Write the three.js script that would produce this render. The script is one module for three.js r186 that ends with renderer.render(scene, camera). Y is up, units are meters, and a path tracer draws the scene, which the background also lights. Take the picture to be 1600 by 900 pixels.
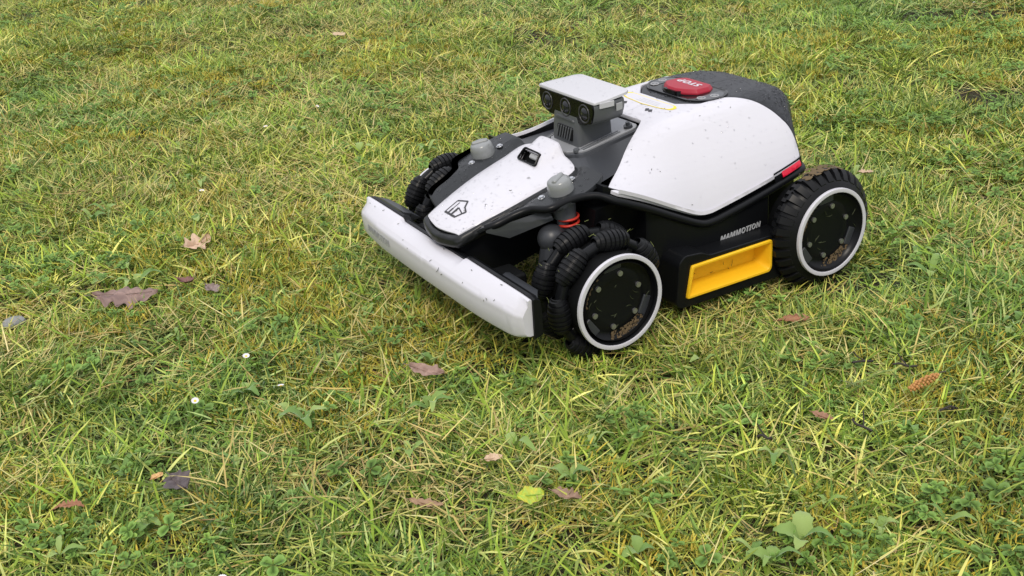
import * as THREE from 'three';
import { mergeGeometries, mergeVertices, toCreasedNormals } from 'three/addons/utils/BufferGeometryUtils.js';
import { RoundedBoxGeometry } from 'three/addons/geometries/RoundedBoxGeometry.js';
import { TextGeometry } from 'three/addons/geometries/TextGeometry.js';
import { FontLoader } from 'three/addons/loaders/FontLoader.js';

// ---------------------------------------------------------------- camera, sky, sun, exposure
const scene = new THREE.Scene();
const camera = new THREE.PerspectiveCamera(28.07, 1024 / 576, 0.05, 400);
camera.position.set(-0.8608, 0.8147, 1.4956);
camera.up.set(0.2644, 0.9069, -0.328);
camera.lookAt(-0.8608 + 0.4436, 0.8147 - 0.4164, 1.4956 - 0.7936);

const renderer = new THREE.WebGLRenderer({ antialias: true });
renderer.toneMapping = THREE.LinearToneMapping;
renderer.toneMappingExposure = 1.18;
renderer.shadowMap.enabled = true;

function rng(a) { return () => { a |= 0; a = a + 0x6D2B79F5 | 0; let t = Math.imul(a ^ a >>> 15, 1 | a); t = t + Math.imul(t ^ t >>> 7, 61 | t) ^ t; return ((t ^ t >>> 14) >>> 0) / 4294967296; }; }
const hash = (x, y) => { const s = Math.sin(x * 127.1 + y * 311.7) * 43758.5453; return s - Math.floor(s); };
function vnoise(x, y) {
  const xi = Math.floor(x), yi = Math.floor(y), fx = x - xi, fy = y - yi, u = fx * fx * (3 - 2 * fx), w = fy * fy * (3 - 2 * fy);
  return (hash(xi, yi) * (1 - u) + hash(xi + 1, yi) * u) * (1 - w) + (hash(xi, yi + 1) * (1 - u) + hash(xi + 1, yi + 1) * u) * w;
}
const fbm = (x, y, o = 4) => { let s = 0, a = 0.5, t = 0; for (let i = 0; i < o; i++) { s += a * vnoise(x, y); t += a; a *= 0.5; x = x * 2.03 + 17.3; y = y * 2.03 - 9.1; } return s / t; };

{ // overcast sky: bright cloud layer, brighter towards the zenith
  const W = 512, Hh = 256, d = new Float32Array(W * Hh * 4);
  for (let j = 0; j < Hh; j++) for (let i = 0; i < W; i++) {
    const el = ((j + 0.5) / Hh - 0.5) * Math.PI, az = i / W * Math.PI * 2, s = Math.sin(el);
    let r, g, b;
    if (s >= 0) {
      const k = 1 / (s + 0.25), px = Math.cos(az) * Math.cos(el) * k, py = Math.sin(az) * Math.cos(el) * k;
      const c = 0.82 + 0.36 * fbm(px * 1.3 + 20, py * 1.3 + 20, 4), L = (1 + 2 * s) / 3 * 1.32 * c;
      r = L * 0.97; g = L * 0.985; b = L * 1.06;
    } else { r = 0.07; g = 0.09; b = 0.045; }
    const o = (j * W + i) * 4; d[o] = r; d[o + 1] = g; d[o + 2] = b; d[o + 3] = 1;
  }
  const sky = new THREE.DataTexture(d, W, Hh, THREE.RGBAFormat, THREE.FloatType);
  sky.mapping = THREE.EquirectangularReflectionMapping; sky.magFilter = sky.minFilter = THREE.LinearFilter; sky.needsUpdate = true;
  scene.background = sky; scene.environment = sky;
}
const sun = new THREE.DirectionalLight(0xfff4e4, 1.5);
sun.position.set(-1.5, 3.4, 2.3); sun.target.position.set(0.2, 0, 0);
sun.castShadow = true; sun.shadow.radius = 26; sun.shadow.mapSize.set(2048, 2048);
Object.assign(sun.shadow.camera, { left: -4, right: 4, top: 4, bottom: -4, near: 0.1, far: 14 });
scene.add(sun, sun.target);

// ---------------------------------------------------------------- helpers
const V = (x, y, z) => new THREE.Vector3(x, y, z);
const lin = (r, g, b) => new THREE.Color().setRGB(r, g, b);
const taken = {};
function numbered(n) { const k = taken[n] = (taken[n] ?? -1) + 1; return k ? n + '_' + String(k).padStart(3, '0') : n; }
function shadowed(o) { o.traverse(m => { if (m.isMesh) { m.castShadow = true; m.receiveShadow = true; } }); return o; }
function tag(o, label, category, group, kind) { o.userData.label = label; if (category) o.userData.category = category; if (group) o.userData.group = group; if (kind) o.userData.kind = kind; return o; }
function lut(pts, smooth = true) { // interpolation through [x, y] pairs
  return x => {
    const n = pts.length;
    if (x <= pts[0][0]) return pts[0][1];
    if (x >= pts[n - 1][0]) return pts[n - 1][1];
    let i = 0; while (x > pts[i + 1][0]) i++;
    const [x0, y0] = pts[i], [x1, y1] = pts[i + 1], h = x1 - x0, t = (x - x0) / h;
    if (!smooth) return y0 + (y1 - y0) * t;
    const s = (y1 - y0) / h, sl = i > 0 ? (y0 - pts[i - 1][1]) / (x0 - pts[i - 1][0]) : s, sr = i < n - 2 ? (pts[i + 2][1] - y1) / (pts[i + 2][0] - x1) : s;
    const m0 = sl * s <= 0 ? 0 : 2 * sl * s / (sl + s), m1 = sr * s <= 0 ? 0 : 2 * sr * s / (sr + s);
    const a = t * t, b = a * t;
    return (2 * b - 3 * a + 1) * y0 + (b - 2 * a + t) * h * m0 + (3 * a - 2 * b) * y1 + (b - a) * h * m1;
  };
}
function fromGrid(P, nu, nv, idx) {
  const g = new THREE.BufferGeometry(), a = new Float32Array(P.length * 3);
  P.forEach((p, i) => { a[i * 3] = p.x; a[i * 3 + 1] = p.y; a[i * 3 + 2] = p.z; });
  g.setAttribute('position', new THREE.BufferAttribute(a, 3)); g.setIndex(idx); return g;
}
// a solid sheet: fn(u, v) gives the outer face, t its thickness, b the rounding of its edge
function sheet(fn, nu, nv, t, b = 0, crease = 0.7, out = [0, 1, 0], skip = null) {
  const us = [0], vs = [0];
  const e = 0.012; for (let i = 0; i <= nu; i++) us.push(e + (1 - 2 * e) * i / nu); us.push(1);
  const ev = 0.012; for (let i = 0; i <= nv; i++) vs.push(ev + (1 - 2 * ev) * i / nv); vs.push(1);
  const NU = us.length, NV = vs.length, P = [], N = [], d = 1e-3;
  for (const u of us) for (const v of vs) {
    const p = V(...fn(u, v)), pu = V(...fn(Math.min(1, u + d), v)).sub(V(...fn(Math.max(0, u - d), v))), pv = V(...fn(u, Math.min(1, v + d))).sub(V(...fn(u, Math.max(0, v - d))));
    const n = pu.cross(pv); if (n.lengthSq() < 1e-16) n.set(0, 1, 0); n.normalize(); P.push(p); N.push(n);
  }
  if (N[Math.floor(NU / 2) * NV + Math.floor(NV / 2)].dot(V(...out)) < 0) N.forEach(n => n.negate());
  const T = [], B = [];
  for (let i = 0; i < P.length; i++) {
    const iu = Math.floor(i / NV), iv = i % NV, edge = iu === 0 || iu === NU - 1 || iv === 0 || iv === NV - 1;
    T.push(P[i].clone().addScaledVector(N[i], edge ? -b : 0)); B.push(P[i].clone().addScaledVector(N[i], -t));
  }
  const idx = [], n = P.length, id = (i, j) => i * NV + j;
  for (let i = 0; i < NU - 1; i++) for (let j = 0; j < NV - 1; j++) {
    if (skip && skip(P[id(i, j)], P[id(i + 1, j + 1)])) continue;
    idx.push(id(i, j), id(i + 1, j), id(i + 1, j + 1), id(i, j), id(i + 1, j + 1), id(i, j + 1));
    idx.push(n + id(i, j), n + id(i + 1, j + 1), n + id(i + 1, j), n + id(i, j), n + id(i, j + 1), n + id(i + 1, j + 1));
  }
  const rim = []; for (let i = 0; i < NU - 1; i++) rim.push([id(i, 0), id(i + 1, 0)], [id(i + 1, NV - 1), id(i, NV - 1)]);
  for (let j = 0; j < NV - 1; j++) rim.push([id(NU - 1, j), id(NU - 1, j + 1)], [id(0, j + 1), id(0, j)]);
  for (const [p, q] of rim) idx.push(p, n + q, q, p, n + p, n + q);
  return toCreasedNormals(fromGrid([...T, ...B], 0, 0, idx), crease);
}
// rings of points joined in order; every ring has the same count
function loft(rings, closed = true, caps = true, crease = 0.6) {
  const P = [], idx = [], m = rings[0].length;
  rings.forEach(r => r.forEach(p => P.push(V(...p))));
  for (let i = 0; i < rings.length - 1; i++) for (let j = 0; j < (closed ? m : m - 1); j++) {
    const a = i * m + j, b = i * m + (j + 1) % m, c = a + m, d = b + m; idx.push(a, b, d, a, d, c);
  }
  if (caps) for (const [k, s] of [[0, 1], [rings.length - 1, -1]]) {
    const c = V(0, 0, 0); rings[k].forEach(p => c.add(V(...p))); c.multiplyScalar(1 / m); P.push(c); const ci = P.length - 1;
    for (let j = 0; j < m; j++) { const a = k * m + j, b = k * m + (j + 1) % m; s > 0 ? idx.push(ci, b, a) : idx.push(ci, a, b); }
  }
  return toCreasedNormals(fromGrid(P, 0, 0, idx), crease);
}
function box(sx, sy, sz, x, y, z, r = 0.002, rot) { const g = new RoundedBoxGeometry(sx, sy, sz, 2, Math.min(r, sx / 2.1, sy / 2.1, sz / 2.1)); if (rot) g.applyMatrix4(new THREE.Matrix4().makeRotationFromEuler(new THREE.Euler(...rot))); return g.translate(x, y, z); }
// outline in the XY plane pulled out along z from z0 to z1
function slab(pts, z0, z1, bevel = 0.002, holes = []) {
  const s = new THREE.Shape(pts.map(p => new THREE.Vector2(...p))); for (const h of holes) s.holes.push(new THREE.Path(h.map(p => new THREE.Vector2(...p))));
  const g = new THREE.ExtrudeGeometry(s, { depth: Math.max(1e-4, z1 - z0 - 2 * bevel), bevelEnabled: bevel > 0, bevelThickness: bevel, bevelSize: bevel, bevelOffset: -bevel, bevelSegments: 2, curveSegments: 6 });
  return g.translate(0, 0, z0 + bevel);
}
const flipZ = g => { const h = g.clone(); h.applyMatrix4(new THREE.Matrix4().makeScale(1, 1, -1)); if (h.index) { const a = h.index.array; for (let i = 0; i < a.length; i += 3) { const t = a[i]; a[i] = a[i + 1]; a[i + 1] = t; } } else for (const k of Object.keys(h.attributes)) { const A = h.attributes[k], s = A.itemSize, r = A.array; for (let i = 0; i < A.count; i += 3) for (let c = 0; c < s; c++) { const t = r[i * s + c]; r[i * s + c] = r[(i + 1) * s + c]; r[(i + 1) * s + c] = t; } } return h; };
function join(list) { return mergeGeometries(list.map(g => { g = g.index ? g.toNonIndexed() : g; for (const k of Object.keys(g.attributes)) if (k !== 'position' && k !== 'normal') g.deleteAttribute(k); if (!g.attributes.normal) g.computeVertexNormals(); return g; })); }
const tube = (pts, r, seg = 32, rs = 8, closed = false) => new THREE.TubeGeometry(new THREE.CatmullRomCurve3(pts.map(p => V(...p)), closed), seg, r, rs, closed);
function cyl(r0, r1, h, x, y, z, rot, seg = 20) { const g = new THREE.CylinderGeometry(r0, r1, h, seg); if (rot) g.applyMatrix4(new THREE.Matrix4().makeRotationFromEuler(new THREE.Euler(...rot))); return g.translate(x, y, z); }
const lathe = (pts, seg = 48) => new THREE.LatheGeometry(pts.map(p => new THREE.Vector2(...p)), seg);
const rounded = (pts, r, n = 4) => { // round the corners of a closed outline
  const o = [], m = pts.length;
  for (let i = 0; i < m; i++) {
    const p = new THREE.Vector2(...pts[i]), a = new THREE.Vector2(...pts[(i + m - 1) % m]).sub(p), b = new THREE.Vector2(...pts[(i + 1) % m]).sub(p);
    const k = Math.min(r, a.length() * 0.45, b.length() * 0.45), A = p.clone().addScaledVector(a.normalize(), k), B = p.clone().addScaledVector(b.normalize(), k);
    for (let j = 0; j <= n; j++) { const t = j / n; o.push([(1 - t) * (1 - t) * A.x + 2 * t * (1 - t) * p.x + t * t * B.x, (1 - t) * (1 - t) * A.y + 2 * t * (1 - t) * p.y + t * t * B.y]); }
  }
  return o;
};

// ---------------------------------------------------------------- materials
function noiseTex(n, fn, srgb) {
  const d = new Uint8Array(n * n * 4);
  for (let j = 0; j < n; j++) for (let i = 0; i < n; i++) { const c = fn(i / n, j / n), o = (j * n + i) * 4; d[o] = c[0]; d[o + 1] = c[1]; d[o + 2] = c[2]; d[o + 3] = 255; }
  const t = new THREE.DataTexture(d, n, n); t.wrapS = t.wrapT = THREE.RepeatWrapping; t.magFilter = THREE.LinearFilter; t.minFilter = THREE.LinearMipmapLinearFilter; t.generateMipmaps = true; if (srgb) t.colorSpace = THREE.SRGBColorSpace; t.needsUpdate = true; return t;
}
const std = (c, roughness, o = {}) => new THREE.MeshPhysicalMaterial({ color: c, roughness, ...o });
const M = {
  white: std(lin(0.575, 0.568, 0.61), 0.36, { clearcoat: 0.25, clearcoatRoughness: 0.2 }),
  headWhite: std(lin(0.50, 0.50, 0.525), 0.32),
  black: std(lin(0.0055, 0.006, 0.007), 0.3, { specularIntensity: 0.35 }),
  blackMatte: std(lin(0.006, 0.0065, 0.007), 0.6, { specularIntensity: 0.25 }),
  rubber: std(lin(0.0058, 0.0062, 0.0072), 0.4, { specularIntensity: 0.42 }),
  tailBlack: std(lin(0.011, 0.0125, 0.016), 0.4),
  darkGrey: std(lin(0.036, 0.039, 0.045), 0.4),
  wet: std(lin(0.016, 0.018, 0.02), 0.3, { specularIntensity: 0.7 }),
  plate: std(lin(0.25, 0.257, 0.27), 0.36),
  rim: std(lin(0.012, 0.013, 0.014), 0.35, { specularIntensity: 0.6 }),
  skirt: std(lin(0.05, 0.054, 0.058), 0.25),
  grey: std(lin(0.085, 0.09, 0.097), 0.4),
  capGrey: std(lin(0.21, 0.22, 0.22), 0.3, { clearcoat: 0.5, clearcoatRoughness: 0.15 }),
  lightGrey: std(lin(0.34, 0.345, 0.355), 0.45),
  deck: std(lin(0.006, 0.0065, 0.007), 0.15),
  gloss: std(lin(0.003, 0.003, 0.0035), 0.08, { specularIntensity: 0.4 }),
  lens: std(lin(0.012, 0.013, 0.016), 0.04),
  lensRing: std(lin(0.03, 0.03, 0.032), 0.3),
  steel: std(lin(0.55, 0.56, 0.58), 0.3, { metalness: 0.9 }),
  yellow: std(lin(0.86, 0.50, 0.012), 0.45),
  red: std(lin(0.33, 0.014, 0.032), 0.42, { specularIntensity: 0.6 }),
  tailRed: std(lin(0.62, 0.006, 0.035), 0.2),
  spring: std(lin(0.55, 0.035, 0.02), 0.4),
  print: std(lin(0.30, 0.31, 0.32), 0.6),
  printPale: std(lin(0.42, 0.43, 0.44), 0.6),
  printDark: std(lin(0.035, 0.035, 0.04), 0.6),
  labelYellow: std(lin(0.78, 0.62, 0.03), 0.5),
  water: std(lin(1, 1, 1), 0.02, { transmission: 1, thickness: 0.002, ior: 1.33 }),
};
M.mud = std(lin(0.11, 0.075, 0.035), 0.85);
M.clip = std(lin(0.035, 0.045, 0.012), 0.7, { side: THREE.DoubleSide });
const thinFont = await new FontLoader().loadAsync('fonts/droid/droid_sans_regular.typeface.json');
const font = await new FontLoader().loadAsync('fonts/droid/droid_sans_bold.typeface.json');
function lettering(text, size, depth, wide = 1, slant = 0, face = font) { // centred on the origin, facing +z
  const g = new TextGeometry(text, { font: face, size, depth, curveSegments: 3 }); g.computeBoundingBox(); const b = g.boundingBox;
  g.translate(-(b.min.x + b.max.x) / 2, -(b.min.y + b.max.y) / 2, 0);
  return g.applyMatrix4(new THREE.Matrix4().set(wide, slant, 0, 0, 0, 1, 0, 0, 0, 0, 1, 0, 0, 0, 0, 1));
}

// ---------------------------------------------------------------- the ground
const groundY = (x, z) => { // gentle bumps, level under the mower
  const d = Math.hypot((x - 0.2) / 0.55, z / 0.45), k = Math.min(1, Math.max(0, d - 0.8));
  return ((fbm(x * 2.2 + 5, z * 2.2 + 3, 3) - 0.5) * 0.05 + (fbm(x * 9 + 1, z * 9 + 7, 2) - 0.5) * 0.014) * k - 0.004;
};
{
  const g = new THREE.PlaneGeometry(11, 11, 220, 220).rotateX(-Math.PI / 2).translate(0.9, 0, -2.2), p = g.attributes.position, uv = g.attributes.uv;
  for (let i = 0; i < p.count; i++) {
    const x = p.getX(i), z = p.getZ(i), e = Math.max(Math.abs(x - 0.9), Math.abs(z + 2.2)) / 5.5;
    p.setY(i, e > 0.999 ? -0.03 : groundY(x, z) * Math.min(1, (1 - e) * 8) - 0.03 * Math.max(0, 1 - (1 - e) * 8)); uv.setXY(i, x / 1.1, z / 1.1);
  }
  g.computeVertexNormals();
  const tex = noiseTex(512, (u, v) => {
    const per = (f, s) => { const a = fbm(u * f + s, v * f, 4), b = fbm((u - 1) * f + s, v * f, 4), c = fbm(u * f + s, (v - 1) * f, 4), e = fbm((u - 1) * f + s, (v - 1) * f, 4); return (a * (1 - u) + b * u) * (1 - v) + (c * (1 - u) + e * u) * v; };
    const n = per(9, 0), m = per(40, 30), k = Math.min(1, Math.max(0, (n - 0.35) * 3));
    return [40 + 18 * k + 50 * (m - 0.5), 32 + 24 * k + 44 * (m - 0.5), 18 + 6 * k + 22 * (m - 0.5)];
  }, true);
  const soil = new THREE.MeshStandardMaterial({ map: tex, roughness: 0.95 });
  const far = new THREE.RingGeometry(5.3, 160, 48, 1).rotateX(-Math.PI / 2).translate(0.9, -0.034, -2.2), fu = far.attributes.uv, fp = far.attributes.position;
  for (let i = 0; i < fu.count; i++) fu.setXY(i, fp.getX(i) / 1.1, fp.getZ(i) / 1.1);
  const a = new THREE.Mesh(g, soil); a.name = 'ground'; tag(a, 'dark mossy soil of the lawn under the grass', null, null, 'structure'); scene.add(shadowed(a));
  const b = new THREE.Mesh(far, new THREE.MeshStandardMaterial({ color: lin(0.13, 0.15, 0.04), roughness: 1 })); b.name = 'ground_beyond'; tag(b, 'lawn running on beyond the mown patch', null, null, 'structure'); scene.add(shadowed(b));
}
// ---------------------------------------------------------------- the robot mower (x to its rear, y up, z to its left side)
const BX = 0.2;
const mower = new THREE.Group(); mower.name = 'robot_lawn_mower'; mower.position.set(BX, 0, 0); scene.add(mower);
tag(mower, 'white and black four wheeled robot lawn mower with camera head on the lawn', 'robot mower');
function part(name, geo, mat, parent = mower, label) {
  const m = new THREE.Mesh(geo, mat); m.name = name; if (parent === mower) m.position.x = -BX; parent.add(m); if (label) m.userData.label = label; return m;
}
const rr = rng(11);

// ---- shell surface: s runs -1..1 across, X along
const YC = lut([[0.03, 0.240], [0.06, 0.246], [0.12, 0.262], [0.196, 0.279], [0.25, 0.287], [0.3, 0.291], [0.38, 0.294], [0.43, 0.294], [0.465, 0.289], [0.488, 0.278], [0.502, 0.258], [0.508, 0.235], [0.51, 0.205]]);
const YB = lut([[0.03, 0.238], [0.047, 0.231], [0.1, 0.209], [0.164, 0.177], [0.198, 0.1612], [0.212, 0.1572], [0.225, 0.1565], [0.238, 0.1582], [0.26, 0.1622], [0.316, 0.172], [0.367, 0.181], [0.427, 0.191], [0.47, 0.195], [0.51, 0.19]]);
const AZ = lut([[0.03, 0.174], [0.06, 0.181], [0.1, 0.189], [0.164, 0.196], [0.21, 0.199], [0.26, 0.199], [0.33, 0.196], [0.38, 0.191], [0.427, 0.182], [0.444, 0.156], [0.462, 0.124], [0.482, 0.104], [0.498, 0.078], [0.506, 0.05], [0.51, 0.02]]);
function shell(X, s, lift = 0) {
  const a = AZ(X), yb = YB(X), h = Math.max(0.002, YC(X) - yb), k = Math.min(1, Math.abs(s)), t = Math.min(1, Math.max(0, (X - 0.425) / 0.04)), f = t * t * (3 - 2 * t);
  const e = 1.55 * (1 - k) + 0.25 * (1 - Math.pow(k, 8)), w = 0.16, hh = Math.max(0, 1 - Math.abs(1 - e) / w), side = Math.min(1, e) - hh * hh * w * 0.25, boxy = Math.pow(Math.max(0, 1 - Math.pow(k, 6)), 1 / 2.4);
  return [X, yb + h * (side * (1 - f) + boxy * f) + lift, s * a];
}
const XF = lut([[0, 0.199], [0.28, 0.199], [0.33, 0.19], [0.62, 0.118], [0.88, 0.064], [0.94, 0.057], [0.975, 0.058], [1, 0.066]]);
const XR = lut([[0, 0.276], [0.235, 0.276], [0.25, 0.278], [0.27, 0.281], [0.33, 0.291], [0.40, 0.304], [0.42, 0.345], [0.46, 0.36], [0.57, 0.392], [0.70, 0.418], [0.82, 0.431], [0.93, 0.435], [0.975, 0.432], [1, 0.422]]);
const ease = v => Math.sin(v * Math.PI / 2);
{
  const cover = part('top_cover', join([1, -1].map(q => sheet((u, v) => { const s = ease(v), X = XF(s) + (XR(s) - XF(s)) * u; return shell(X, s * q); }, 44, 90, 0.006, 0.0012))), M.white);
  // rear black part of the shell, carrying the button
  part('tail_cover', join([1, -1].map(q => sheet((u, v) => { const s = ease(v), x0 = XR(s) + 0.0025, X = x0 + (0.51 - x0) * (1 - Math.pow(1 - u, 1.7)); return shell(X, s * q, -0.0012); }, 40, 80, 0.006, 0.001))), M.tailBlack, mower, 'slate black tail cover beaded with rain drops');
  const y = 0.004, icon = [];
}
// ---- chassis
{
  const g = [];
  // tub under the shell, sides a little inside the shell edge, following its wavy lower edge
  const rings = []; 
  for (let i = 0; i <= 40; i++) {
    const X = 0.035 + 0.475 * i / 40, a = AZ(X) - 0.012, yb = YB(X) - 0.003, inner = X < 0.13 ? 0.135 : X < 0.35 ? a : Math.min(a, 0.158), t = X < 0.1 ? 0.02 : 0;
    const lo = X < 0.13 ? 0.07 : 0.05, yt = Math.min(yb + 0.012, 0.198 + (X - 0.035) * 0.3);
    rings.push([[X, yt, -a], [X, Math.min(yb - 0.012, yt - 0.002), -Math.min(a, inner + 0.03)], [X, lo + 0.02, -inner], [X, lo, -inner + 0.02], [X, lo, inner - 0.02], [X, lo + 0.02, inner], [X, Math.min(yb - 0.012, yt - 0.002), Math.min(a, inner + 0.03)], [X, yt, a]]);
  }
  g.push(loft(rings, true, true, 0.5));
  // narrow front tub beneath the hood
  const fr = [];
  const HW = lut([[-0.15, 0.045], [-0.13, 0.056], [-0.08, 0.072], [-0.02, 0.082], [0.07, 0.09]]);
  for (let i = 0; i <= 16; i++) { const X = -0.132 + 0.2 * i / 16, w = HW(X) - 0.014, yt = 0.150 + (X + 0.148) * 0.36; fr.push([[X, yt, -w], [X, yt - 0.03, -w - 0.002], [X, Math.max(0.075, yt - 0.09), -w + 0.008], [X, Math.max(0.075, yt - 0.09), w - 0.008], [X, yt - 0.03, w + 0.002], [X, yt, w]]); }
  g.push(loft(fr, true, true, 0.5));
  const front = 0;
  part('chassis', join(g), M.black);
  // belly pan and cutting deck housing
  part('cutting_deck', join([box(0.2, 0.035, 0.26, 0.2, 0.052, 0, 0.01), cyl(0.12, 0.125, 0.02, 0.2, 0.04, 0, null, 32)]), M.blackMatte);
}
// ---- rim of the chassis that follows the lower edge of the cover
for (const q of [1, -1]) {
  const path = [[-0.114, 0.186, 0.091], [-0.1, 0.1915, 0.1005], [-0.07, 0.2015, 0.1075], [-0.05, 0.208, 0.1185], [-0.034, 0.213, 0.1455], [-0.005, 0.2195, 0.151], [0.02, 0.2225, 0.158], [0.04, 0.2215, 0.168]];
  const crv = new THREE.CatmullRomCurve3([...path, ...[0.06, 0.075, 0.1, 0.125, 0.15, 0.175, 0.195, 0.21, 0.22, 0.235, 0.25, 0.265, 0.29, 0.32, 0.35, 0.38, 0.41, 0.43, 0.445].map(X => [X, YB(X) - 0.0135, AZ(X) + 0.002])].map(p => V(...p)));
  part('side_rim', new THREE.TubeGeometry(crv, 160, 0.0062, 12).applyMatrix4(new THREE.Matrix4().makeScale(1, 1, q)), M.black);
  const gap = []; for (let i = 0; i <= 50; i++) { const X = 0.045 + 0.4 * i / 50; gap.push([[X, YB(X) + 0.004, (AZ(X) - 0.007) * q], [X, YB(X) - 0.010, (AZ(X) - 0.0075) * q], [X, YB(X) - 0.02, (AZ(X) - 0.009) * q], [X, YB(X) - 0.02, (AZ(X) - 0.03) * q], [X, YB(X) + 0.004, (AZ(X) - 0.03) * q]]); }
  part('side_groove', loft(gap, true, true, 0.5), M.black);
}
// ---- side panel, foot and yellow handle
for (const q of [1, -1]) {
  const F = g => q > 0 ? g : flipZ(g);
  const panel = loft([0.115, 0.14, 0.2, 0.25, 0.3, 0.345, 0.36].map((X, i) => { const t = YB(X) - 0.016, z = AZ(X) + (i === 0 || i === 6 ? -0.012 : 0.0015); return [[X, t, z], [X, 0.12, z + 0.001], [X, 0.098, z], [X, 0.098, 0.13], [X, t, 0.13]]; }), true, true, 0.5);
  const sp = part('side_panel', F(panel), M.black);
  const foot = [[0.133, 0.107], [0.128, 0.040], [0.137, 0.032], [0.345, 0.03], [0.358, 0.04], [0.36, 0.1], [0.352, 0.107], [0.195, 0.1075], [0.178, 0.1155], [0.145, 0.1185]];
  const hole = [[0.157, 0.0995], [0.148, 0.049], [0.309, 0.049], [0.315, 0.056], [0.315, 0.1005]];
  const fg = slab(rounded(foot, 0.006), 0.17, 0.2365, 0.0015, [hole]);
  part('side_foot', F(fg), M.black);
  // handle: rim, sloping walls and back
  const o = rounded([[0.1555, 0.1], [0.1455, 0.0475], [0.312, 0.0475], [0.3165, 0.054], [0.3165, 0.1015]], 0.004), n = o.length;
  const c = [0.232, 0.075], sc = (kx, ky, z, dy = 0) => o.map(p => [c[0] + (p[0] - c[0]) * kx, c[1] + (p[1] - c[1]) * ky + dy, z]);
  const hg = loft([sc(1, 1, 0.225), sc(1, 1, 0.2395), sc(0.992, 0.975, 0.241), sc(0.955, 0.86, 0.241), sc(0.945, 0.83, 0.239), sc(0.90, 0.68, 0.208, 0.003)], true, false, 0.5);
  const back = loft([sc(0.90, 0.68, 0.2085, 0.003), sc(0.001, 0.001, 0.2085, 0.003)], true, false);
  part('side_handle', F(join([hg, back])), M.yellow, mower, 'yellow recessed carrying handle');
  if (q > 0) { // maker's name above the handle
    const t = lettering('MAMMOTION', 0.0090, 0.0008, 1.02, 0.22); t.rotateY(0.012); t.rotateZ(0.05); t.translate(0.285, 0.1115, AZ(0.287) + 0.0021);
    part('lettering', t, M.printPale, sp);
  } else { const t = lettering('MAMMOTION', 0.0090, 0.0008, 1.02, 0.22); t.rotateY(Math.PI); t.translate(0.285, 0.1115, -AZ(0.287) - 0.0021); part('lettering', t, M.printPale, sp); }
}
// ---- tail lights
for (const q of [1, -1]) {
  const band = (x0, x1, lo, hi, pr) => sheet((u, v) => { const X = x0 + (x1 - x0) * u; const y = YB(X) + lo + (hi - lo) * v; return [X, y, q * (AZ(X) + pr - (v) * 0.004)]; }, 12, 4, 0.003, 0.0004, 0.7, [0, 0, q]);
  part('tail_light_bezel', band(0.360, 0.431, -0.0035, 0.0085, 0.0022), M.black);
  part('tail_light', band(0.377, 0.423, -0.0010, 0.0047, 0.0040), M.tailRed, mower, 'slim red tail light');
}
// ---- hood: the white nose panel with its window slot
const HZ = lut([[-0.149, 0.040], [-0.146, 0.047], [-0.141, 0.0515], [-0.133, 0.054], [-0.11, 0.060], [-0.04, 0.0735], [0.02, 0.0785], [0.045, 0.082], [0.055, 0.080], [0.063, 0.068]]);
const HY = lut([[-0.149, 0.168], [-0.13, 0.177], [-0.04, 0.209], [0.0, 0.2215], [0.04, 0.233], [0.063, 0.242]]);
const step = (a, b, x) => { const t = Math.min(1, Math.max(0, (x - a) / (b - a))); return t * t * (3 - 2 * t); };
const hump = (x, z) => (0.0125 * step(0.015, 0.030, x) + 0.003 * step(0.03, 0.06, x)) * (1 - step(0.020 + 0.004 * step(0.03, 0.06, x), 0.044, Math.abs(z)));
const hoodY = (X, z) => { const s = z / HZ(X); return HY(X) + 0.009 * (1 - s * s) * (0.25 + 0.75 * step(-0.15, -0.08, X)) - 0.003 * Math.pow(Math.min(1, Math.abs(s)), 10) + hump(X, z); };
const hood = (u, v) => { const s = v * 2 - 1, x0 = -0.149 + 0.010 * s * s, X = x0 + (0.063 - x0) * u, w = HZ(X), z = s * w; return [X, hoodY(X, z), z]; };
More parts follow.
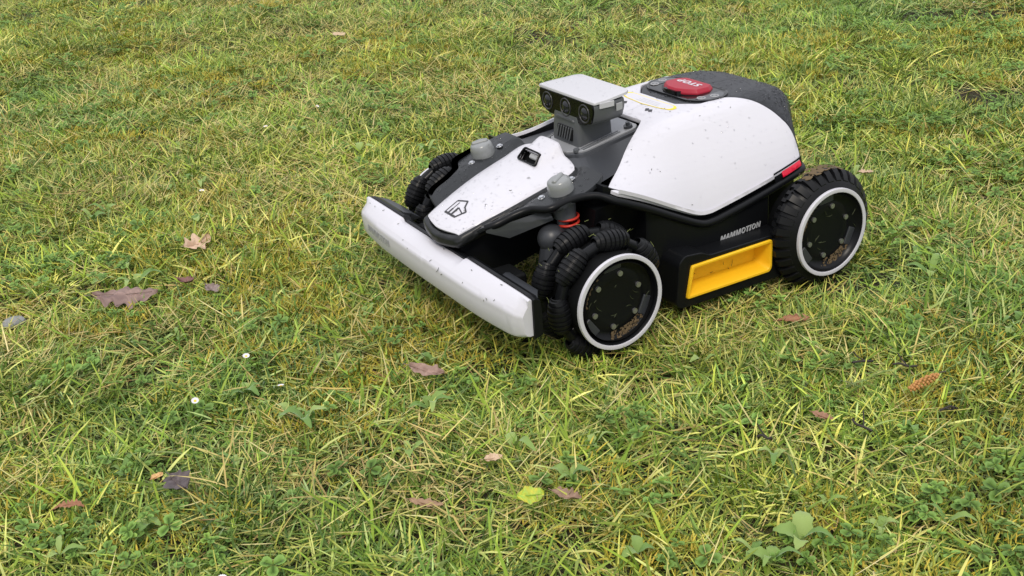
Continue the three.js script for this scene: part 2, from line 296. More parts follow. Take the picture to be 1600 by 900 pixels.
{
  const inSlot = p => p.x > 0.0158 && p.x < 0.0296 && Math.abs(p.z) < 0.0238;
  const hp = part('hood', sheet((u, v) => hood(u, v), 110, 60, 0.004, 0.0012, 0.7, [0, 1, 0], (p, q) => inSlot(p) && inSlot(q)), M.white);
  // window slot in the steep front of the hump
  const frame = rounded([[-0.0275, -0.0115], [0.0275, -0.0115], [0.0232, 0.0115], [-0.0232, 0.0115]], 0.005);
  const inner = frame.map(p => [p[0] * 0.9, p[1] * 0.82]);
  const put = g => g.rotateX(-Math.PI / 2).rotateY(-Math.PI / 2).rotateZ(0.90).translate(0.0228, 0.2452, 0);
  const P3 = (o, z) => o.map(p => [p[0], p[1], z]);
  part('window_slot', put(loft([P3(frame, -0.006), P3(frame, 0.0008), P3(frame.map(p => [p[0] * 0.97, p[1] * 0.94]), 0.0016), P3(inner, 0.001), P3(inner, -0.012)], true, false, 0.4)), M.black, hp);
  part('window_recess', put(loft([P3(inner, -0.012), P3(inner.map(p => [p[0] * 0.01, p[1] * 0.01]), -0.012)], true, false)), M.blackMatte, hp);
  part('rain_sensor', put(box(0.027, 0.010, 0.008, 0.006, 0.003, -0.008, 0.003)), M.lightGrey, hp);
  // emblem on the nose
  const em = [];
  const shapeOn = (pts, holes) => { const s = new THREE.Shape(pts.map(p => new THREE.Vector2(...p))); for (const h of holes || []) s.holes.push(new THREE.Path(h.map(p => new THREE.Vector2(...p)))); const g = new THREE.ShapeGeometry(s); return g; };
  const out = [[-1, -0.85], [1, -0.85], [1.45, -0.1], [0.8, 0.95], [-0.8, 0.95], [-1.45, 0]];
  // pentagon-like badge: thick base bar, thin roof lines, a stylised M inside
  const bar = (x0, y0, x1, y1, w) => { const dx = x1 - x0, dy = y1 - y0, l = Math.hypot(dx, dy), nx = -dy / l * w, ny = dx / l * w; return shapeOn([[x0 - nx, y0 - ny], [x1 - nx, y1 - ny], [x1 + nx, y1 + ny], [x0 + nx, y0 + ny]]); };
  em.push(bar(0, 0, 1, 0, 0.075), bar(0, -0.04, 0, 1, 0.04), bar(-0.01, 1, 0.71, 1.27, 0.06), bar(0.7, 1.28, 0.98, 0.82, 0.055), bar(0.97, 0.84, 1.35, 0.63, 0.05), bar(1.34, 0.65, 1, -0.04, 0.06), bar(0.3, 0, 0.3, 0.42, 0.07), bar(0.62, 0.0, 0.62, 0.62, 0.08), bar(0.62, 0.62, 1.2, 0.42, 0.04), bar(0.3, 0.4, 0.3, 0.95, 0.03));
  const eg = join(em), p = eg.attributes.position;
  for (let i = 0; i < p.count; i++) { // lay it on the hood; its top points to the rear
    const z = p.getX(i) * 0.031 - 0.018, X = -0.124 + p.getY(i) * 0.0235; p.setXYZ(i, X, hoodY(X, z) + 0.0006, z);
  }
  eg.computeVertexNormals(); part('emblem', eg, M.printDark, hp);
}
// ---- dark nose rim round the hood
{
  const full = [], N = 44;
  const edge = (u, s) => { const x0 = -0.149 + 0.010, X = x0 + (0.060 - x0) * u; return [X, HY(X), s * HZ(X)]; };
  for (let i = 0; i <= N; i++) full.push(edge(1 - i / N, 1));
  for (let i = 1; i < 14; i++) { const s = 1 - 2 * i / 14, p = hood(0, (s + 1) / 2); full.push([p[0], HY(p[0]), p[2]]); }
  for (let i = 0; i <= N; i++) full.push(edge(i / N, -1));
  const push = (k, dy) => full.map(([x, y, z], i) => { const p = full[Math.max(0, i - 1)], n = full[Math.min(full.length - 1, i + 1)], tx = n[0] - p[0], tz = n[2] - p[2], l = Math.hypot(tx, tz) || 1; return [x + tz / l * k, y + dy, z - tx / l * k]; });
  part('nose_rim', loft([push(-0.012, -0.010), push(-0.004, -0.0045), push(0.0015, -0.0035), push(0.0055, -0.0065), push(0.0075, -0.012), push(0.007, -0.018), push(0.004, -0.0225), push(-0.006, -0.025), push(-0.02, -0.025)], false, false, 0.9), M.rim);
}
const ZO = lut([[-0.115, 0.092], [-0.1, 0.101], [-0.07, 0.108], [-0.05, 0.118], [-0.036, 0.146], [-0.02, 0.156], [0.012, 0.158], [0.05, 0.152], [0.066, 0.14]]);
const bracket = (u, v) => { const X = -0.115 + 0.18 * u, z0 = HZ(X) - 0.006, zo = ZO(X), z = z0 + (zo - z0) * v, fr = 1 - step(-0.06, -0.03, X), rise = step(0, 1, v); return [X, HY(X) - 0.007 - 0.004 * fr + (0.0095 * step(HZ(X) + 0.002, HZ(X) + 0.03, z) - 0.002 * step(0.125, 0.158, z)) * (1 - fr) + 0.0165 * rise * fr, z]; };
// ---- suspension brackets with caps, blades, springs
for (const q of [1, -1]) {
  const F = g => q > 0 ? g : flipZ(g);
  part('suspension_bracket', F(sheet(bracket, 44, 26, 0.006, 0.0015)), M.wet);
  // blade shaped skirt in front
  const A = [-0.118, 0.187, 0.1], B = [-0.083, 0.1715, 0.107], C = [-0.02, 0.192, 0.132], D = [-0.022, 0.203, 0.122];
  const lerp = (a, b, t) => a.map((v, i) => v + (b[i] - v) * t);
  part('skirt_blade', F(sheet((u, v) => lerp(lerp(A, D, u), lerp(B, C, u), v), 8, 4, 0.004, 0.001)), M.skirt);
  // cap
  const cap = join([lathe([[0, 0.026], [0.013, 0.0255], [0.0175, 0.022], [0.0195, 0.014], [0.0205, 0.004], [0.0205, -0.01]], 32), box(0.028, 0.010, 0.009, 0, 0.024, 0, 0.0035, [0, 0.5, 0])]);
  part('suspension_cap', F(cap.rotateZ(0.24).translate(0.006, 0.2205, 0.118)), M.capGrey);
  // strut, spring and arm
  part('strut_housing', F(join([cyl(0.0175, 0.0175, 0.026, 0.004, 0.199, 0.126, null, 24), cyl(0.009, 0.009, 0.07, 0, 0.15, 0.126)])), M.grey);
  const coil = []; for (let i = 0; i <= 60; i++) { const t = i / 60, a = t * Math.PI * 10; coil.push([0.0150 * Math.cos(a) + 0.008, 0.188 - 0.045 * t, 0.130 + 0.0150 * Math.sin(a)]); }
  part('coil_spring', F(tube(coil, 0.0022, 160, 6)), M.spring, mower, 'red coil spring of the front suspension');
  part('suspension_arm', F(join([new THREE.SphereGeometry(0.022, 24, 16).translate(-0.022, 0.158, 0.128), box(0.036, 0.07, 0.036, -0.026, 0.125, 0.13, 0.015, [0, 0, -0.2]), cyl(0.02, 0.02, 0.08, 0, 0.098, 0.16, [Math.PI / 2, 0, 0])])), M.darkGrey);
  for (const [bx, by, bz] of [[-0.024, 0.2165, 0.1074], [0.0305, 0.2335, 0.1076]]) {
    const b = part('bracket_bolt', F(join([cyl(0.0036, 0.0042, 0.0025, 0, 0, 0, null, 12), cyl(0.0055, 0.0055, 0.001, 0, -0.0012, 0, null, 16)]).rotateZ(0.28).translate(bx, by + 0.002, bz)), M.steel);
  }
}
// ---- camera mast: plate, side faces, neck, ridges
{
  const plateY = x => 0.2455 + (x - 0.0885) * 0.20;
  const half = rounded([[0.066, -0.035], [0.069, 0.030], [0.081, 0.043], [0.084, 0.052], [0.094, 0.057], [0.190, 0.062], [0.199, 0.054], [0.199, -0.054], [0.190, -0.062], [0.094, -0.057], [0.084, -0.052], [0.081, -0.043], [0.069, -0.03]], 0.004);
  const R = (k, dy) => half.map(([x, z]) => [0.13 + (x - 0.13) * k, plateY(0.13 + (x - 0.13) * k) + dy + 0.003, z * k]);
  const R2 = half.map(([x, z]) => { const sz = Math.sign(z), f = Math.min(1, Math.abs(z) / 0.05), t = (x - 0.066) / 0.133; return [0.03 + 0.165 * t * 1 - 0.0 * f, 0.222 + 0.02 * t, z * (2.55 - 1.0 * t)]; });
  const mast = part('camera_mast', loft([R(0.97, 0), R(1, -0.0015), R(1.02, -0.006), R2], true, true, 0.5), M.grey);
  mast.material = M.darkGrey;
  part('mast_plate', loft([R(0.3, 0.0034), R(0.94, 0.0034), R(0.955, 0.0024), R(0.955, -0.002)], true, true, 0.5), M.plate);
  for (const q of [1, -1]) for (const dz of [0.0445, 0.0505]) part('plate_ridge', tube([[0.092, plateY(0.092) + 0.0062, dz * q], [0.13, plateY(0.13) + 0.0066, dz * q], [0.163, plateY(0.163) + 0.0062, dz * q]], 0.0014, 12, 6), M.grey);
  for (const q of [1, -1]) { part('mast_bolt', cyl(0.0048, 0.0055, 0.004, 0.085, plateY(0.085) + 0.0068, 0.0415 * q, [0, 0, 0.28], 16), M.grey); part('mast_bolt', join([cyl(0.0035, 0.0035, 0.011, 0.180, plateY(0.18) + 0.0105, 0.049 * q, [0, 0, 0.28], 8), cyl(0.007, 0.0075, 0.006, 0.180, plateY(0.18) + 0.008, 0.049 * q, [0, 0, 0.28], 16)]), M.darkGrey); }
  // neck
  const nb = (x0, x1, w, y) => rounded([[x0, -w], [x1, -w], [x1, w], [x0, w]], 0.006).map(([x, z]) => [x, typeof y === 'function' ? y(x) : y, z]);
  const neck = part('mast_neck', loft([nb(0.092, 0.158, 0.0385, x => plateY(x) + 0.002), nb(0.0935, 0.157, 0.0375, 0.285), nb(0.095, 0.156, 0.037, 0.302)], true, true, 0.5), M.grey);
  part('vent_recess', box(0.003, 0.021, 0.042, 0.0915, 0.2705, 0.001, 0.001, [0, 0, -0.08]), M.blackMatte, neck);
  for (let i = 0; i < 6; i++) part('vent_slat', box(0.0045, 0.021, 0.0026, 0.0908, 0.2705, -0.0165 + i * 0.007, 0.0008, [0.25, 0, -0.08]), M.grey, neck);
}
// ---- camera head
{
  const face = (kz, ky, x, cy = 0.3105) => rounded([[-0.078, 0.3295], [0.078, 0.3295], [0.080, 0.316], [0.073, 0.2975], [0.050, 0.2900], [-0.050, 0.2900], [-0.073, 0.2975], [-0.080, 0.316]], 0.004).map(([z, y]) => [x, cy + (y - cy) * ky, z * kz]);
  const head = part('camera_head', loft([face(0.90, 0.80, 0.104), face(0.93, 0.86, 0.0985), face(0.985, 0.98, 0.0965), face(1, 1, 0.100), face(1.0, 1, 0.125), face(0.93, 0.97, 0.152), face(0.86, 0.90, 0.160)], true, true, 0.45), M.grey);
  part('face_glass', loft([face(0.975, 0.96, 0.1035), face(0.975, 0.96, 0.0958), face(0.955, 0.92, 0.0948)], true, true, 0.5), M.gloss, head);
  const topo = rounded([[0.0955, -0.080], [0.115, -0.081], [0.161, -0.0735], [0.170, -0.066], [0.170, 0.066], [0.161, 0.0735], [0.115, 0.081], [0.0955, 0.080]], 0.004);
  const T = (k, y0, cr) => topo.map(([x, z]) => [0.14 + (x - 0.14) * k, y0 + cr * (1 - Math.pow(z * k / 0.086, 2)) + (0.14 + (x - 0.14) * k - 0.0935) * 0.06, z * k]);
  part('head_roof', loft([T(0.02, 0.3325, 0.0032), T(0.3, 0.3325, 0.0032), T(0.6, 0.3325, 0.0032), T(0.85, 0.3325, 0.0032), T(0.965, 0.3323, 0.0032), T(0.993, 0.3318, 0.0028), T(1, 0.331, 0.002), T(1, 0.3288, 0), T(0.985, 0.3282, 0), T(0.95, 0.3282, 0)], true, true, 0.6), M.headWhite, head, 'pale roof of the camera head');
  for (const q of [1, -1]) { part('roof_clip', box(0.027, 0.009, 0.0022, 0.1185, 0.3262, 0.0805 * q, 0.0008), M.headWhite, head); part('speaker_port', box(0.014, 0.012, 0.002, 0.144, 0.318, 0.0772 * q, 0.001, [0, 0.25 * q, 0]), M.lightGrey, head); }
  for (const z of [-0.0525, 0, 0.0525]) {
    const l = part('camera_lens', join([lathe([[0.0150, 0], [0.0148, 0.0012], [0.0136, 0.0015], [0.0126, 0.0005], [0.0122, -0.002]], 28).rotateZ(Math.PI / 2).translate(0.0950, 0.3105, z)]), M.lensRing, head);
    part('camera_lens_glass', new THREE.SphereGeometry(0.0148, 20, 10, 0, Math.PI * 2, 0, 0.9).rotateZ(Math.PI / 2).translate(0.1060, 0.3105, z), M.lens, head);
  }
  part('chin_lip', loft([rounded([[0.0915, -0.026], [0.0915, 0.026], [0.104, 0.026], [0.104, -0.026]], 0.003).map(([x, z]) => [x, 0.2915, z]), rounded([[0.091, -0.024], [0.091, 0.024], [0.104, 0.024], [0.104, -0.024]], 0.003).map(([x, z]) => [x, 0.2945, z])], true, true), M.grey, head);
}
// ---- stop button, deck panel, warning label
{
  const SX = 0.022;
  const on = (x, z, l) => { const a = AZ(x); return shell(x, z / a)[1] + l; };
  const deck = rounded([[0.274, -0.055], [0.274, 0.05], [0.284, 0.069], [0.30, 0.082], [0.325, 0.084], [0.345, 0.072], [0.352, 0.06], [0.352, -0.06], [0.345, -0.072], [0.325, -0.084], [0.30, -0.082], [0.284, -0.069]], 0.006);
  const D = (k, l) => deck.map(([x, z]) => { const X = 0.315 + SX + (x - 0.315) * k, Z = z * k; return [X, on(X, Z, l), Z]; });
  const dp = part('button_deck', loft([D(0.01, 0.0012), D(0.4, 0.0012), D(0.75, 0.0012), D(0.93, 0.0012), D(0.955, 0.0022), D(1, 0.0018), D(1, -0.002)], true, true, 0.4), M.deck);
  for (const q of [1, -1]) { const lo = (k, l) => { const o = []; for (let i = 0; i <= 10; i++) { const x = 0.288 + SX + 0.052 * i / 10, zi = 0.0555, zo = lut([[0, 0.066], [0.3, 0.077], [0.75, 0.0785], [1, 0.066]])(i / 10), z = q * (zi + (zo - zi) * k); o.push([x, on(x, z, l), z]); } return o; }; part('deck_edge', loft([lo(0, 0.0018), lo(0.5, 0.002), lo(1, 0.0018)], false, false), M.grey, dp); }
  for (const [x0, z] of [[0.296, 0.062], [0.318, 0.069], [0.296, -0.062], [0.318, -0.069]]) { const x = x0 + SX, r = new THREE.TorusGeometry(0.0065, 0.0011, 6, 20).rotateX(Math.PI / 2).translate(x, on(x, z, 0.0018), z); part('deck_key', r, M.lightGrey, dp); part('deck_key_mark', box(0.005, 0.0008, 0.0018, x, on(x, z, 0.002), z, 0.0003), M.lightGrey, dp); }
  const hexo = rounded([[0.289, -0.030], [0.281, -0.012], [0.281, 0.012], [0.289, 0.030], [0.302, 0.047], [0.330, 0.047], [0.345, 0.036], [0.345, -0.036], [0.330, -0.047], [0.302, -0.047]], 0.002).map(([x, z]) => [0.315 + (x - 0.315) * 0.96, z * 0.95]);
  const B = (k, y) => hexo.map(([x, z]) => [0.315 + SX + (x - 0.315) * k, y, z * k]);
  const sb = part('stop_button', loft([B(0.01, 0.3025), B(0.2, 0.3025), B(0.5, 0.3025), B(0.87, 0.3022), B(0.90, 0.3018), B(0.985, 0.2972), B(1, 0.2955), B(0.99, 0.287)], true, true, 0.2), M.red, mower, 'red hexagonal stop button');
  part('button_base', loft([B(1.12, 0.2885), B(1.10, 0.2935), B(1.0, 0.294)], true, false, 0.4), M.black);
  part('button_grip', loft([rounded([[0.279, -0.020], [0.279, 0.020], [0.294, 0.026], [0.294, -0.026]], 0.003).map(([x, z]) => [x + SX, 0.291, z]), rounded([[0.280, -0.018], [0.280, 0.018], [0.294, 0.022], [0.294, -0.022]], 0.003).map(([x, z]) => [x + SX, 0.2985, z])], true, true), M.gloss, sb);
  const t = lettering('STOP', 0.0135, 0.0006, 1.25); t.rotateX(-Math.PI / 2); t.rotateY(-Math.PI / 2 + Math.PI); t.translate(0.321 + SX, 0.3026, 0); part('lettering', t, M.white, sb);
  const lab = rounded([[0.247, -0.050], [0.243, 0.0], [0.247, 0.045], [0.252, 0.066], [0.262, 0.069], [0.2685, 0.06], [0.2685, -0.06], [0.262, -0.069], [0.252, -0.066]], 0.005);
  const L = (k, l) => lab.map(([x, z]) => { const X = 0.256 + (x - 0.256) * k, Z = z * k; return [X, on(X, Z, l), Z]; });
  part('warning_label', loft([L(1, 0.0003), L(1, 0.0007), L(0.9, 0.0007)], true, false), M.labelYellow, mower, 'white warning label with a yellow border');
  const wl = part('label_face', loft([L(0.9, 0.0007), L(0.5, 0.0007), L(0.01, 0.0007)], true, false), M.white);
  for (let i = 0; i < 3; i++) part('label_print', box(0.0014, 0.0003, 0.06 - i * 0.006, 0.251 + i * 0.0045, on(0.251 + i * 0.0045, 0.02, 0.0006), 0.005, 0.0001), M.printPale, wl);
  for (const q of [-1, 1]) part('label_mark', join([box(0.010, 0.0004, 0.006, 0.232, on(0.232, 0.030, 0.0004), 0.030 * q, 0.0001, [0, 0.8, 0.1]), box(0.010, 0.0004, 0.006, 0.232, on(0.232, 0.039, 0.0004), 0.039 * q, 0.0001, [0, 0.8, 0.1])]), M.printDark, wl);
}
// ---- bumper
const BF = lut([[0, -0.180], [0.15, -0.178], [0.22, -0.173], [0.25, -0.169], [0.262, -0.164], [0.2690, -0.156]]);
const notch = z => { const a = -0.138, b = 0.082, s = 0.008; const f = t => { t = Math.min(1, Math.max(0, t)); return t * t * (3 - 2 * t); }; return 0.0055 * f((z - a) / s) * f((b - z) / s); };
const bumpSec = (z) => { const zz = z + 0.0035, f = BF(Math.abs(zz)), e = Math.max(0, Math.abs(zz) - 0.235) / 0.0335, up = e * e * 0.006, dn = e * e * 0.004, yt = 0.1425 - notch(z) - up * 0.2; const b = -0.143; const nt = notch(z); return [[b, 0.083 + dn, z], [b, yt, z], [b - 0.0025, yt + 0.001, z], [b - 0.006, 0.1428 - up * 0.4 - nt * 0.8, z], [b + (f - b) * 0.45, 0.1375 - up - nt * 0.25, z], [b + (f - b) * 0.80, 0.1300 - up, z], [b + (f - b) * 0.94, 0.1258 - up, z], [f, 0.1195 - up * 0.5, z], [f + 0.0005, 0.112, z], [f + 0.0025, 0.090 + dn, z], [f + 0.005, 0.0855 + dn, z], [f + 0.010, 0.083 + dn, z]]; };
{
  const zs = []; for (let i = 0; i <= 90; i++) zs.push(-0.2705 + 0.534 * i / 90); for (const c of [-0.134, 0.078]) for (let i = -5; i <= 5; i++) zs.push(c + i * 0.0016 + 0.0003);
  zs.sort((a, b) => a - b);
  const bp = part('front_bumper', loft(zs.map(bumpSec), true, true, 0.55), M.white, mower, 'white front bumper bar flecked with grass clippings');
  const backSec = z => { const k = Math.abs(z) > 0.255 ? (Math.abs(z) - 0.255) * 0.3 : 0; const yt = 0.145 - notch(z) * 0.95 - k; return [[-0.1425, 0.082, z], [-0.1425, yt, z], [-0.139, yt + 0.001, z], [-0.131, yt - 0.003, z], [-0.129, 0.125, z], [-0.129, 0.086, z]]; };
  const zb = zs.map(z => (z + 0.0035) * 0.270 / 0.267 - 0.0035);
  part('bumper_back', loft(zb.map(backSec), true, true, 0.5), M.black);
  for (const q of [1, -1]) part('bumper_mount', box(0.06, 0.022, 0.05, -0.108, 0.112, 0.12 * q, 0.005), M.blackMatte);
  for (const q of [1, -1]) part('bumper_wing', loft([[-0.1325, 0.004], [-0.12, 0.0], [-0.108, -0.012]].map(([x, d]) => [[x, 0.139 + d * 0.6, q * (0.165 - (x + 0.1325) * 0.8)], [x, 0.139 + d * 0.6, q * (0.262 - (x + 0.1325) * 1.6)], [x, 0.12, q * (0.262 - (x + 0.1325) * 1.6)], [x, 0.12, q * 0.165]]), true, true), M.darkGrey);
  const t = lettering('MAMMOTION', 0.0118, 0.0004, 0.92, 0.12, thinFont); t.rotateY(-Math.PI / 2); const p = t.attributes.position; for (let i = 0; i < p.count; i++) { const z = p.getZ(i) - 0.172, y = p.getY(i) + 0.109; p.setXYZ(i, BF(Math.abs(z)) - 0.0004 + p.getX(i), y, z); }
  part('lettering', t, M.print, bp);
}
// ---- wheels
function ringHub(root, zs) { // white ring, dished hub, bolts; built for a wheel whose outside faces +z
  const L = (pts, seg = 56) => lathe(pts, seg).rotateX(Math.PI / 2);
  const ring = part('wheel_ring', L([[0.0662, -0.004], [0.0662, 0.0006], [0.0668, 0.0014], [0.0722, 0.0014], [0.0729, 0.0006], [0.0729, -0.004]], 72).translate(0, 0, zs), M.white, root, 'white ring of the wheel');
  part('wheel_dish', L([[0.0662, 0.0], [0.0650, -0.001], [0.062, -0.011], [0.050, -0.016], [0.0475, -0.0125], [0.034, -0.0115], [0.031, -0.0145], [0, -0.0145]]).translate(0, 0, zs), M.black, root);
  part('wheel_barrel', L([[0.0712, 0], [0.0715, -0.07], [0.03, -0.075], [0, -0.075]]).translate(0, 0, zs - 0.003), M.blackMatte, root);
  for (let i = 0; i < 6; i++) { const a = i * Math.PI / 3 + 0.35; part('wheel_bolt', join([cyl(0.0042, 0.0042, 0.003, 0, 0, 0, [Math.PI / 2, 0, 0], 12), cyl(0.0018, 0.0018, 0.0034, 0, 0, 0, [Math.PI / 2, 0, 0], 6)]).translate(0.041 * Math.cos(a), 0.041 * Math.sin(a), zs - 0.0105), M.steelDark, root); }
  for (let i = 0; i < 3; i++) { const a = i * Math.PI * 2 / 3 + 2.2; const g = box(0.030, 0.013, 0.004, 0, 0, 0, 0.0015).translate(0, 0.0545, zs - 0.0125).rotateZ(a); part('hub_tab', g, M.darkGrey, root); }
}
M.steelDark = std(lin(0.36, 0.36, 0.365), 0.3, { metalness: 0.8 });
function wheelMud(root, zs, seed) { // caked soil and clippings lodged in the dish
  const r = rng(seed), g = [];
  for (let i = 0; i < 260; i++) { const a = (i % 2 ? 2.7 : -1.1) + (r() + r() - 1) * 0.75, d = 0.049 + r() * 0.014; const s = 0.0006 + r() * r() * 0.0028; const b = new THREE.IcosahedronGeometry(s, 1), bp = b.attributes.position; for (let k = 0; k < bp.count; k++) { const w = 0.7 + 0.6 * hash(bp.getX(k) * 9e3 + i, bp.getY(k) * 7e3 + bp.getZ(k) * 5e3); bp.setXYZ(k, bp.getX(k) * w, bp.getY(k) * w, bp.getZ(k) * w); } b.scale(1.5, 0.9, 0.5).rotateZ(r() * 6); g.push(b.translate(d * Math.cos(a), d * Math.sin(a), zs - 0.0135 + (d - 0.05) * 0.15)); }
  const m = part('mud', join(g), M.mud, root); m.userData.kind = 'stuff';
}
// rubber roller of the front wheel: barrel with raised ribs, axis along x
const rollerGeo = (() => {
  const p = [[0.0075, -0.029], [0.0085, -0.0285]], n = 60, L = 0.0262;
  for (let i = 0; i <= n; i++) { const x = -L + 2 * L * i / n, base = 0.0176 - 0.006 * (x / L) * (x / L), k = (x / L * 3.5 + 100.5) % 1, rib = k > 0.26 ? 0 : -0.0019; p.push([base + rib, x]); }
  p.push([0.0085, 0.0285], [0.0075, 0.029]);
  return toCreasedNormals(lathe(p, 22).rotateZ(Math.PI / 2), 0.5);
})();
const pegGeo = join([cyl(0.0088, 0.0088, 0.026, 0, 0, 0, [0, 0, Math.PI / 2], 12), box(0.012, 0.024, 0.014, 0, -0.012, 0, 0.003)]);
function frontWheel() {
  const root = new THREE.Group(); root.name = 'front_wheel'; mower.add(root); root.userData.label = 'omni wheel with two rows of ribbed rubber rollers';
  const NR = 7, RC = 0.0825;
  for (let row = 0; row < 2; row++) for (let i = 0; i < NR; i++) {
    const a = (i + (row ? 0.5 : 0)) * 2 * Math.PI / NR + 0.557, z = row ? 0.190 : 0.236;
    const m = part('roller', rollerGeo, M.rubber, root); m.position.set(RC * Math.cos(a), RC * Math.sin(a), z); m.rotation.z = a + Math.PI / 2;
    const b = a + Math.PI / NR, k = part('roller_peg', pegGeo, M.black, root); k.position.set((RC - 0.003) * Math.cos(b), (RC - 0.003) * Math.sin(b), z); k.rotation.z = b - Math.PI / 2;
  }
  ringHub(root, 0.272); wheelMud(root, 0.272, 5);
  part('wheel_drum', lathe([[0.0, -0.05], [0.058, -0.05], [0.062, -0.02], [0.062, 0.05], [0.06, 0.055]]).rotateX(Math.PI / 2).translate(0, 0, 0.215), M.blackMatte, root);
  return root;
}
// tyre blocks of the rear wheel
function tyre(root) {
  part('tyre', lathe([[0.05, 0.224], [0.072, 0.221], [0.085, 0.225], [0.0925, 0.233], [0.0945, 0.243], [0.090, 0.254], [0.082, 0.2645], [0.0725, 0.267], [0.0725, 0.2705]], 64).rotateX(Math.PI / 2), M.rubber, root);
  const ribs = (n, prof, half, name) => { // block with sloping flanks, built at the top of the wheel
    const rings = prof.map(([z, r0, r1, w]) => { const h = half * w; return [[-h, r0, z], [-h * 0.78, r1, z], [h * 0.78, r1, z], [h, r0, z]]; });
    const g = loft(rings, true, true, 0.3);
    for (let i = 0; i < n; i++) { const m = part(name, g, M.rubber, root); m.rotation.z = i * 2 * Math.PI / n; }
  };
  ribs(44, [[0.221, 0.070, 0.0775, 0.9], [0.226, 0.082, 0.0900, 1], [0.233, 0.089, 0.0970, 1], [0.243, 0.09, 0.0985, 0.9]], 0.0044, 'tread_rib');
  ribs(32, [[0.240, 0.088, 0.0965, 0.8], [0.243, 0.088, 0.0998, 1], [0.249, 0.086, 0.0995, 1], [0.257, 0.08, 0.0935, 0.95], [0.264, 0.076, 0.084, 0.85]], 0.0072, 'tread_block');
}
function rearWheel() {
  const root = new THREE.Group(); root.name = 'rear_wheel'; mower.add(root); root.userData.label = 'rear drive wheel with chunky block tread and white ring';
  tyre(root); ringHub(root, 0.272); wheelMud(root, 0.272, 9);
  const m = part('tread_mud', (() => { const r = rng(3), g = []; for (let i = 0; i < 110; i++) { const b = new THREE.IcosahedronGeometry(0.0008 + r() * r() * 0.004, 1).scale(1.7, 0.3, 1); const a = 1.1 + r() * 0.85; g.push(b.rotateY(r() * 6).translate(0, 0.0995, 0.226 + r() * 0.028).rotateZ(a - Math.PI / 2)); } return join(g); })(), M.mud, root); m.userData.kind = 'stuff';
  return root;
}
{
  const f = frontWheel(), r = rearWheel();
  f.position.set(-BX, 0.098, 0); r.position.set(0.4137 - BX, 0.098, 0);
  const f2 = f.clone(); f2.name = 'front_wheel_001'; f2.rotation.y = Math.PI; mower.add(f2);
  const r2 = r.clone(); r2.name = 'rear_wheel_001'; r2.rotation.y = Math.PI; mower.add(r2);
}
// ---------------------------------------------------------------- the lawn
const inWheel = (x, z) => { const az = Math.abs(z); return (Math.abs(x) < 0.05 && az > 0.165 && az < 0.285) || (Math.abs(x - 0.4137) < 0.05 && az > 0.2 && az < 0.285); };
const underBody = (x, z) => x > -0.13 && x < 0.45 && Math.abs(z) < 0.17;
// the lawn is thickest in a wide wedge that starts at the photographer's feet
const camXZ = [-0.8608, 1.4956], dirXZ = [0.4879, -0.8729];
function lawnSpots(n, r, keep) { // evenly strewn spots, thinner with distance
  const out = [], D0 = 0.72, D1 = 8.2, wm = 0.6 * D1 + 0.35;
  while (out.length < n) {
    const d = D0 + r() * (D1 - D0), w = 0.6 * d + 0.35, s = (r() * 2 - 1) * w;
    if (r() > w / wm * (d < 2.2 ? 1 : Math.pow(2.2 / d, 1.2))) continue;
    const x = camXZ[0] + dirXZ[0] * d - dirXZ[1] * s, z = camXZ[1] + dirXZ[1] * d + dirXZ[0] * s;
    if (keep && !keep(x, z, r)) continue;
    out.push([x, z, d]);
  }
  return out;
}
const wedge = (x, z) => { const dx = x - camXZ[0], dz = z - camXZ[1], d = dx * dirXZ[0] + dz * dirXZ[1], s = -dx * dirXZ[1] + dz * dirXZ[0]; return d > 0.72 && d < 8.2 && Math.abs(s) < 0.6 * d + 0.35; };
function roundAbout(n, r) { // the rest of the lawn beside and behind that wedge
  const out = []; while (out.length < n) { const a = r() * 6.283, d = Math.sqrt(r()) * 3.6, x = 0.2 + Math.cos(a) * d, z = Math.sin(a) * d; if (!wedge(x, z) && !inWheel(x, z)) out.push([x, z, d]); } return out;
}
// dry and lush patches of the turf
const dryness = (x, z) => Math.min(1, Math.max(0, (fbm(x * 1.7 + 31, z * 1.7 + 11, 3) - 0.36) * 2.6 + (fbm(x * 7 + 3, z * 7 + 71, 2) - 0.5) * 0.9 + (z < -0.45 && x < 1.2 ? 0.38 : 0)));
const straw = (x, z) => Math.min(1, Math.max(0, (fbm(x * 4.1 + 61, z * 4.1 + 5, 3) - 0.47) * 4 + (z < -0.45 && x < 1.2 ? 0.36 : 0)));
function blades(list) { // list of { x, z, len, w, az, tilt, bend, col, y }
  const pos = [], col = [], idx = [], S = 4;
  for (const b of list) {
    const ca = Math.cos(b.az), sa = Math.sin(b.az), base = pos.length / 3; let px = b.x, py = b.y || 0, pz = b.z, t = b.tilt; const ds = b.len / S, tw = b.twist || 0;
    for (let i = 0; i <= S; i++) {
      const k = i / S, w = b.w * (i === S ? 0.06 : (0.75 + 0.6 * k - 1.05 * k * k)) * 0.5, wa = b.az + Math.PI / 2 + tw * k, cx = Math.cos(wa) * w, cz = Math.sin(wa) * w, lift = Math.sin(tw * 2) * w * 0.5;
      pos.push(px - cx, py - lift, pz - cz, px + cx, py + lift, pz + cz); col.push(...b.col, ...b.col);
      if (i < S) { const o = base + i * 2; idx.push(o, o + 1, o + 3, o, o + 3, o + 2); }
      px += ca * Math.sin(t) * ds; pz += sa * Math.sin(t) * ds; py += Math.cos(t) * ds; t += b.bend / S;
    }
  }
  const g = new THREE.BufferGeometry(); g.setAttribute('position', new THREE.Float32BufferAttribute(pos, 3)); g.setAttribute('color', new THREE.Float32BufferAttribute(col, 3)); g.setIndex(idx); g.computeVertexNormals(); return g;
}
const mixc = (a, b, t) => a.map((v, i) => v + (b[i] - v) * t);
